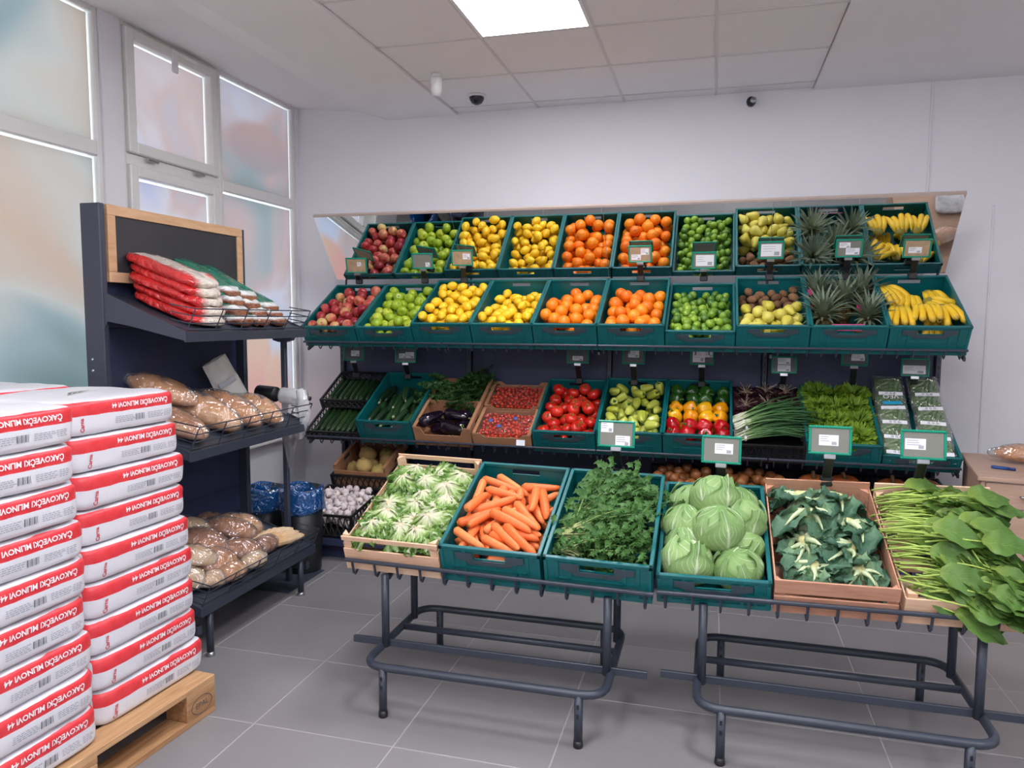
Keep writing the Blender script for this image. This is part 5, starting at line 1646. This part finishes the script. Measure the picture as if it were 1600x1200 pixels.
# crates of onions and pumpkins further along
OC = black_crate_mesh(.392, .56, .16, 10)
for k in range(7):
    x = -1.80+k*.41
    Mo = T(x, 4.12, .172) @ RX(R(9))
    t = thing('black_crate', 'black lattice crate on the bottom deck, number %s from the garlic' % ('one','two','three','four','five','six','seven')[k], 'crate', Mo, 'bottom row crates')
    link('crate_lattice', OC, t)
    if k in (2, 3):
        heap(Mo @ T(0,.012,0), .37, .53, lambda x, y: .135, [ONI], .032, 50, 'brown onion in a crate on the bottom deck', 'onion', 'onions', 80+k, 'any', base=.075, cands=24)
    elif False:
        for j, (px_, py_) in enumerate(((-.085,.14),(.095,.16),(-.08,.38),(.10,.40))):
            place(PUM, Mo @ T(px_*.95, py_, .115) @ RZ(j) @ SCL(.8), 'terracotta pumpkin in the bottom crate nearest the counter' if k == 6 else 'terracotta pumpkin in the bottom crate beside the onions', 'pumpkin', 'pumpkins in crate %s' % ('one' if k == 5 else 'two'))
for k, (x, what) in enumerate(((-.16, 'onion'), (.25, 'onion'), (.66, 'pumpkin'), (1.08, 'pumpkin'))):
    Mo = T(x, 4.22, .335) @ RX(R(9))
    t = thing('black_crate', 'black lattice crate stacked on the bottom row, %s' % ('behind the cabbages', 'behind the left part of the cauliflowers', 'behind the leafy greens', 'nearest the wooden counter')[k], 'crate', Mo, 'upper bottom-row crates')
    link('crate_lattice', OC, t)
    if what == 'onion':
        heap(Mo @ T(0,.012,0), .37, .53, lambda x, y: .165, [ONI], .032, 60, 'brown onion in the stacked crate behind the %s' % ('cabbages', 'cauliflowers')[k], 'onion', 'onions in stacked crate %s' % ('one', 'two')[k], 90+k, 'any', base=.075, cands=24)
    else:
        for j, (px_, py_) in enumerate(((-.085,.14),(.095,.16),(-.08,.38),(.10,.40))):
            place(PUM, Mo @ T(px_*.95, py_, .135) @ RZ(j) @ SCL(.84), 'terracotta pumpkin, %s in the stacked crate %s' % (('front left','front right','rear left','rear right')[j], 'behind the leafy greens' if k == 2 else 'nearest the counter'), 'pumpkin', 'pumpkins in the stacked crates')
# ================================================================== PRICE TAGS
def tag_lines(w, h, seed):
    g = G(); rn = random.Random(seed)
    for r in range(3):
        z = h*.32-r*h*.2
        g.box(-w*.42, -w*.42+w*rn.uniform(.3,.7), -.0004, 0, z-.001, z+.0015)
    g.box(w*.15, w*.4, -.0004, 0, -h*.42, -h*.12)
    return g
def price_tag(loc, w, h, stem_to, cards, label, tilt=8, rz=0, sheet=None):
    """frame facing -y on a stem that ends at stem_to (y, z)"""
    t = thing('price_tag', label, 'price tag', T(*loc) @ RZ(R(rz)), 'price tags')
    Mt = RX(R(-tilt))
    b = .010
    fr = G()
    fr.box(-w/2, w/2, -.005, .005, h/2-b, h/2, .003); fr.box(-w/2, w/2, -.005, .005, -h/2, -h/2+b, .003)
    fr.box(-w/2, -w/2+b, -.005, .005, -h/2+b, h/2-b, .002); fr.box(w/2-b, w/2, -.005, .005, -h/2+b, h/2-b, .002)
    part('frame', fr, M['tagframe'], t, M=Mt)
    part('sheet', G().box(-w/2+b, w/2-b, -.001, .002, -h/2+b, h/2-b), sheet or M['tagsheet'], t, M=Mt)
    for (x, z, cw, ch) in cards:
        c = part('price_card', G().box(x-cw/2, x+cw/2, -.0022, -.0012, z-ch/2, z+ch/2), M['paper'], t, M=Mt)
        part('print', tag_lines(cw, ch, int(x*999)).tf(T(x, -.0022, z)), M['print'], c)
    part('clip', G().box(-.022, .022, -.006, .006, -h/2-.016, -h/2+.002, .002), M['chrome'], t, M=Mt)
    p1 = Mt @ Vector((0, 0, -h/2-.012)); p2 = Vector((0, stem_to[0]-loc[1], stem_to[1]-loc[2]))
    v = p2-p1
    ang = math.atan2(v.y, -v.z)
    part('stem', G().box(-.018, .018, -.004, .004, -v.length, 0, .003), M['black'], t, M=Matrix.Translation(p1) @ RX(ang))
    part('grip', G().box(-.024, .024, -.018, .018, -.022, .018, .005), M['black'], t, M=Matrix.Translation(p2))
    return t
amber = plain('tag_sheet_amber', srgb(176,150,120), .35, var=.15, scale=30)
whole = lambda cw, ch: [(0, 0, cw, ch)]
row2 = [(-2.504,1.876,'red apples',amber,[(.02,.01,.03,.03)],14), (-1.994,1.90,'green apples',None,[(.035,-.025,.03,.03)],10), (-1.699,1.917,'lemons',amber,[(.03,.01,.05,.04)],8),
        (-.478,1.921,'oranges',amber,[(.03,.015,.05,.04),(-.025,-.02,.06,.035)],0), (-.074,1.873,'limes',None,[(.005,.0,.11,.07)],0), (.329,1.93,'pears and kiwis',None,[(0,0,.118,.075)],0),
        (.776,1.932,'pineapples',None,[(-.025,.02,.06,.032),(.02,-.018,.075,.04)],0), (1.148,1.925,'bananas',amber,[(-.01,-.01,.07,.035)],0)]
for (x, z, nm, sh, cards, rz) in row2:
    f = 4.84/4.92
    price_tag((x*f, 4.84, 1.5+(z-1.5)*f), .15, .112, (4.925, 1.765), cards, 'green framed price tag against the mirror above the '+nm, -20, rz, sh)
dk = plain('tag_sheet_dark', srgb(92,98,98), .35, var=.05)
row3 = [(-2.524,1.243,'cucumbers',[(.01,0,.06,.04)],12), (-2.118,1.236,'zucchini',[(-.025,-.005,.045,.035),(.03,0,.06,.045)],10), (-.875,1.257,'tomatoes',[(0,-.02,.07,.03)],0), (-.505,1.259,'pale peppers',[(0,.012,.07,.045)],0),
        (-.07,1.263,'bell peppers',[(-.02,0,.075,.075),(.04,.015,.05,.04)],0), (.427,1.22,'spring onions',[(0,.022,.075,.04),(0,-.022,.075,.04)],0), (.829,1.275,'curly lettuces',[(.02,.0,.075,.045)],-5), (1.166,1.22,'bagged salads',[(-.005,-.015,.12,.05)],-8)]
for (x, z, nm, cards, rz) in row3:
    f = 4.86/4.9
    price_tag((x*f, 4.86, 1.5+(z-1.5)*f), .15, .11, (4.93, 1.085), cards, 'price tag on dark stem behind the '+nm, 10, rz, dk)
for (x, z, nm, cards, rz, ye) in ((-.388,1.014,'celery leaves',[(-.040,.028,.052,.044),(.028,-.028,.062,.044)],-3,.84), (.042,.968,'cabbages',[(.01,.005,.072,.042)],-4,.80), (.453,1.027,'cauliflowers',[(-.005,.0,.072,.042)],-2,.85), (.785,1.025,'leafy greens',[(-.028,.002,.072,.042)],-2,.85)):
    price_tag((x, 3.12, z), .158, .114, (3.20, ye), cards, 'green framed price tag on a dark stem behind the '+nm, 6, rz)
o = part('rail_card', G().box(-.028,.028,-.001,.001,-.018,.018), M['paper'], None, M=T(-1.155, 4.462, .722) @ RX(R(-10)))
tag(o, 'small white price card on the rail below the cherry tomatoes', 'price card')

# ================================================================== BREAD
def crust(name, a, b, c):
    m = N(name)
    f = m.math('ADD', m.math('MULTIPLY', m.noise(16, 5, .65), .85), m.math('MULTIPLY', m.rand(), .15))
    m.base(m.ramp(f, [(.3, a), (.55, b), (.75, c)])).set(.7, 0, .25); m.bump(m.noise(40, 4), .4, .006); return m.m
CRU = crust('bread_crust_golden', srgb(186,118,62), srgb(212,152,92), srgb(236,204,158))
CRB = crust('bread_crust_brown', srgb(140,82,42), srgb(180,116,64), srgb(212,164,114))
CRF = crust('bread_crust_floury', srgb(208,164,116), srgb(224,194,156), srgb(236,220,196))
def loaf_mesh(name, lx, ly, lz, mat, slashes=3, seed=1):
    def fn(q, u):
        x = u.x
        k = 1-.12*abs(x)**3
        q = Vector((q.x, q.y*k, q.z*k if u.z > 0 else q.z*.62))
        sl = 0
        if slashes and u.z > 0:
            sl = max(0, math.cos((x*1.25*slashes+u.y*.8)*PI))**6*.016*u.z
        q.z -= sl
        return q+u*(nz(u,3,seed)*.010+nz(u,8,seed)*.003)
    return G().sphere(lx, ly, lz, 26, 16, lambda q, u: fn(q, u)).tf(Matrix()).mesh(name, mat, True)
def bag_mesh(lx, ly, lz, seed):
    def fn(q, u):
        k = 1.10+.06*nz(u,4,seed)+.045*nz(u,9,seed)
        ext = 1.18 if u.x < -.85 else 1.0
        zz = q.z*k if u.z > 0 else q.z*.70
        return Vector((q.x*1.06*ext, q.y*k, zz))
    return G().sphere(lx, ly, lz, 26, 16, fn).mesh('bag', M['clear'], True)
def bread(Mx, lx, ly, lz, mat, label, seed, slashes=3, bag=True, group='bagged breads'):
    o = link('bread_loaf', loaf_mesh('bread_loaf', lx, ly, lz, mat, slashes, seed), None, Mx)
    tag(o, label, 'bread', group)
    if bag: link('bag', bag_mesh(lx, ly, lz, seed), o)
    return o
def onshelf(k, x, y, up=0.0):
    """point on sloping shelf k, x measured from the back panel"""
    zb, zf, xf = ((1.60,1.435,-2.13),(1.085,.925,-2.13),(.395,.245,-2.10))[k]
    X = -2.585+x; z = zb+(zf-zb)*x/(xf+2.585)
    return T(X, y, z+up), math.atan2(zb-zf, xf+2.585)
def put(k, x, y, up, rz, *a, **kw):
    Mx, s = onshelf(k, x, y, up)
    return bread(Mx @ RY(s) @ RZ(R(rz)), *a, **kw)
# middle shelf: long loaves in clear bags
put(1, .28, 2.76, .042, 0, .17, .085, .060, CRB, 'brown loaf in clear bag, nearest on the middle bread shelf', 3, 0)
put(1, .25, 2.97, .056, 8, .21, .075, .085, CRU, 'long golden loaf with slashes in clear bag on the middle bread shelf', 5, 2)
put(1, .27, 3.15, .054, 4, .19, .070, .078, CRU, 'golden loaf in clear bag beside the long slashed loaf', 7, 2)
put(1, .32, 3.33, .048, -4, .15, .065, .072, CRU, 'shorter golden loaf in clear bag at the far end of the middle shelf', 9, 2)
wb = thing('paper_bag', 'white crumpled paper bag leaning at the back of the middle bread shelf', 'bag', T(-2.44, 3.40, 1.05) @ RZ(R(60)) @ RX(R(10)) @ RY(R(-30)))
g = G()
for s in (-1, 1):
    g.grid(lambda u, v: ((u-.5)*.15*(1-.12*v), s*.035*math.sin(u*PI)**.5*(1-.55*v)+.012*nz((u*3,v*4,s),1.6), .27*v), 10, 10)
part('bag_paper', g, plain('bag_paper_grey', srgb(208,206,202), .6, var=.05, scale=10, bump=.5, bscale=25), wb, True)
part('print', G().box(-.05,.045,-.040,-.0385,.13,.16), M['print'], wb)
# bottom shelf
for i, (x, y, up, rz, lx, ly, lz, m, lab, sl) in enumerate((
    (.36,2.72,.045,80,.085,.055,.055,CRF,'floury roll in clear bag at the near front of the bottom shelf',1),
    (.24,2.74,.05,30,.11,.065,.06,CRF,'floury loaf in clear bag at the near end of the bottom shelf',2),
    (.12,2.80,.055,10,.10,.06,.055,CRB,'brown loaf at the near back of the bottom shelf',2),
    (.33,2.92,.055,60,.12,.075,.065,CRU,'golden seeded loaf in clear bag at the front of the bottom shelf',0),
    (.20,3.02,.065,20,.13,.085,.07,CRB,'round brown loaf in clear bag in the middle of the bottom shelf',0),
    (.34,3.12,.055,50,.11,.07,.06,CRB,'brown loaf in clear bag at the middle front of the bottom shelf',0),
    (.10,3.05,.095,35,.12,.055,.055,CRF,'pale split loaf in bag at the back of the bottom shelf',1),
    (.21,3.28,.085,40,.13,.065,.065,CRU,'large golden loaf with pale split top in bag on the bottom shelf',1),
    (.08,3.25,.055,0,.09,.07,.055,CRB,'brown loaf behind the pale split loaves on the bottom shelf',1),
    (.37,3.28,.045,88,.10,.05,.05,CRB,'small brown loaf at the front of the bottom shelf beside the baguettes',1))):
    put(2, x, y, up, rz, lx, ly, lz, m, lab, 20+i, sl)
for k in range(3):
    put(2, .33+.035*k, 3.42, .05-.004*k+.0, 78, .15, .030, .028, CRF, ('baguette at the far end of the bottom shelf, rearmost', 'baguette at the far end of the bottom shelf, middle one', 'baguette at the far end of the bottom shelf, front one')[k], 40+k, 4, bag=False, group='baguettes')
put(2, .41, 2.82, .04, 85, .075, .045, .042, CRF, 'small floury roll in bag at the wire fence of the bottom shelf', 33, 1)
put(1, .13, 2.86, .12, 12, .17, .075, .065, CRU, 'golden loaf in clear bag piled at the back of the middle shelf', 11, 2)
for i, (x, y, up, rz, lx, ly, lz, m, lab, sl) in enumerate((
    (.43,2.93,.045,86,.095,.048,.048,CRU,'small golden loaf in bag against the wire fence of the bottom shelf',1),
    (.43,3.10,.045,84,.085,.048,.046,CRF,'small pale loaf in bag against the wire fence, middle of the bottom shelf',1),
    (.30,2.82,.10,40,.11,.06,.055,CRF,'floury split loaf in bag piled on the near breads of the bottom shelf',2),
    (.27,3.16,.125,25,.12,.06,.055,CRB,'brown loaf in bag piled on the middle of the bottom shelf',1))):
    put(2, x, y, up, rz, lx, ly, lz, m, lab, 70+i, sl)
# top shelf: flat packs
def pack(Mx, lx, ly, lz, matf, label, name, cat, group, seed, labelmat=None):
    o = link(name, G().sphere(lx, ly, lz, 22, 12, lambda q, u: Vector((math.copysign(abs(u.x)**.45, u.x)*lx, math.copysign(abs(u.y)**.45, u.y)*ly, math.copysign(abs(u.z)**.7, u.z)*lz+.012*nz(u*2,1.7,seed)+.005*nz(u*5,1.7,seed)))).mesh(name, matf, True), None, Mx)
    tag(o, label, cat, group); return o
def redwhite():
    m = N('red_white_pack'); s = m.node('ShaderNodeSeparateXYZ'); m.l(m.coord(), s.inputs[0])
    f = m.math('ADD', m.math('ABSOLUTE', m.math('ADD', s.outputs[1], -.01)), m.math('MULTIPLY', m.math('SUBTRACT', m.noise(16,3), .5), .08))
    m.base(m.ramp(f, [(.055, srgb(232,220,206)), (.085, srgb(208,40,40))])).set(.16, 0, .7, coat=.5); m.bump(m.noise(16,3,.6,None,1.5), 1.0, .03); return m.m
RWM = redwhite()
for k in range(5):
    Mx, s = onshelf(0, .25-.008*k, 2.86+.008*(k % 2), .030+.040*k)
    pack(Mx @ RY(s) @ RZ(R(3*(k % 3)-3)), .20, .115, .024, RWM, 'glossy red and white bread pack, %s of the stack on the top shelf' % ('lowest', 'second', 'third', 'fourth', 'topmost')[k], 'bread_pack', 'bread pack', 'red and white bread packs', k)
GRP = plain('green_pack_foil', srgb(16,108,86), .2, spec=.6, var=.25, scale=14, bump=.6, bscale=30)
def greenpack():
    m = N('green_pack'); s = m.node('ShaderNodeSeparateXYZ'); m.l(m.coord(), s.inputs[0])
    f = m.math('ADD', m.math('ADD', m.math('MULTIPLY', s.outputs[0], 1.5), m.math('MULTIPLY', s.outputs[2], -3.0)), m.math('MULTIPLY', m.math('SUBTRACT', m.noise(18,3), .5), .05))
    m.base(m.ramp(m.math('ADD', f, .4), [(.51, srgb(14,112,88)), (.54, srgb(225,228,226)), (.585, srgb(222,222,220)), (.61, srgb(150,96,70))])).set(.18, 0, .6, coat=.5); m.bump(m.noise(18,3,.6,None,1.5), 1.0, .03); return m.m
GPM = greenpack()
gl_ = 0
for col in range(3):
    for k in range(4):
        Mx, s = onshelf(0, .27-.02*k, 3.10+.145*col, .030+.045*k-.006*col*k)
        if col == 2 and k == 3: continue
        pack(Mx @ RY(s+.05*k) @ RZ(R(random.uniform(-6,6))), .18, .066, .028, GPM, 'green and white bread pack, %s in the %s stack on the top shelf' % (('lowest','second','third','topmost')[k], ('first','second','third')[col]), 'bread_pack', 'bread pack', 'green and white bread packs', 9+gl_); gl_ += 1
# ================================================================== ON THE COUNTER
cM = T(1.251, 4.0, .75) @ RZ(R(-10))
bread(cM @ T(.25, .46, .047) @ RZ(R(-6)), .125, .06, .055, CRU, 'brown loaf in clear bag on the wooden counter', 61, 0)
pn = thing('marker_pen', 'blue marker pen on the wooden counter', 'pen', cM @ T(.135, .24, .0085) @ RZ(R(-20)))
part('barrel', G().lathe([(0,-.05),(.007,-.05),(.0085,-.04),(.0085,.02),(0,.02)], 12).tf(RY(R(90))), plain('pen_blue', srgb(24,70,140), .4), pn, True)
part('cap', G().lathe([(0,.02),(.0082,.02),(.0078,.055),(0,.056)], 12).tf(RY(R(90))), plain('pen_cap_blue', srgb(20,52,112), .4), pn, True)
sp = pack(cM @ T(.36, .22, .028) @ RZ(R(10)), .10, .075, .026, plain('silver_pack', srgb(190,188,190), .25, var=.3, scale=16, bump=.6, bscale=30), 'silver and red food pack on the wooden counter', 'food_pack', 'pack', None, 77)
part('red_band', G().box(-.085,.095,-.078,-.03,-.022,.004,.008), plain('pack_red', srgb(206,30,36), .25, var=.1), sp)
for o in COL.objects:
    if o.parent is None and o.type == 'EMPTY' and not o.children: print('EMPTY THING', o.name)
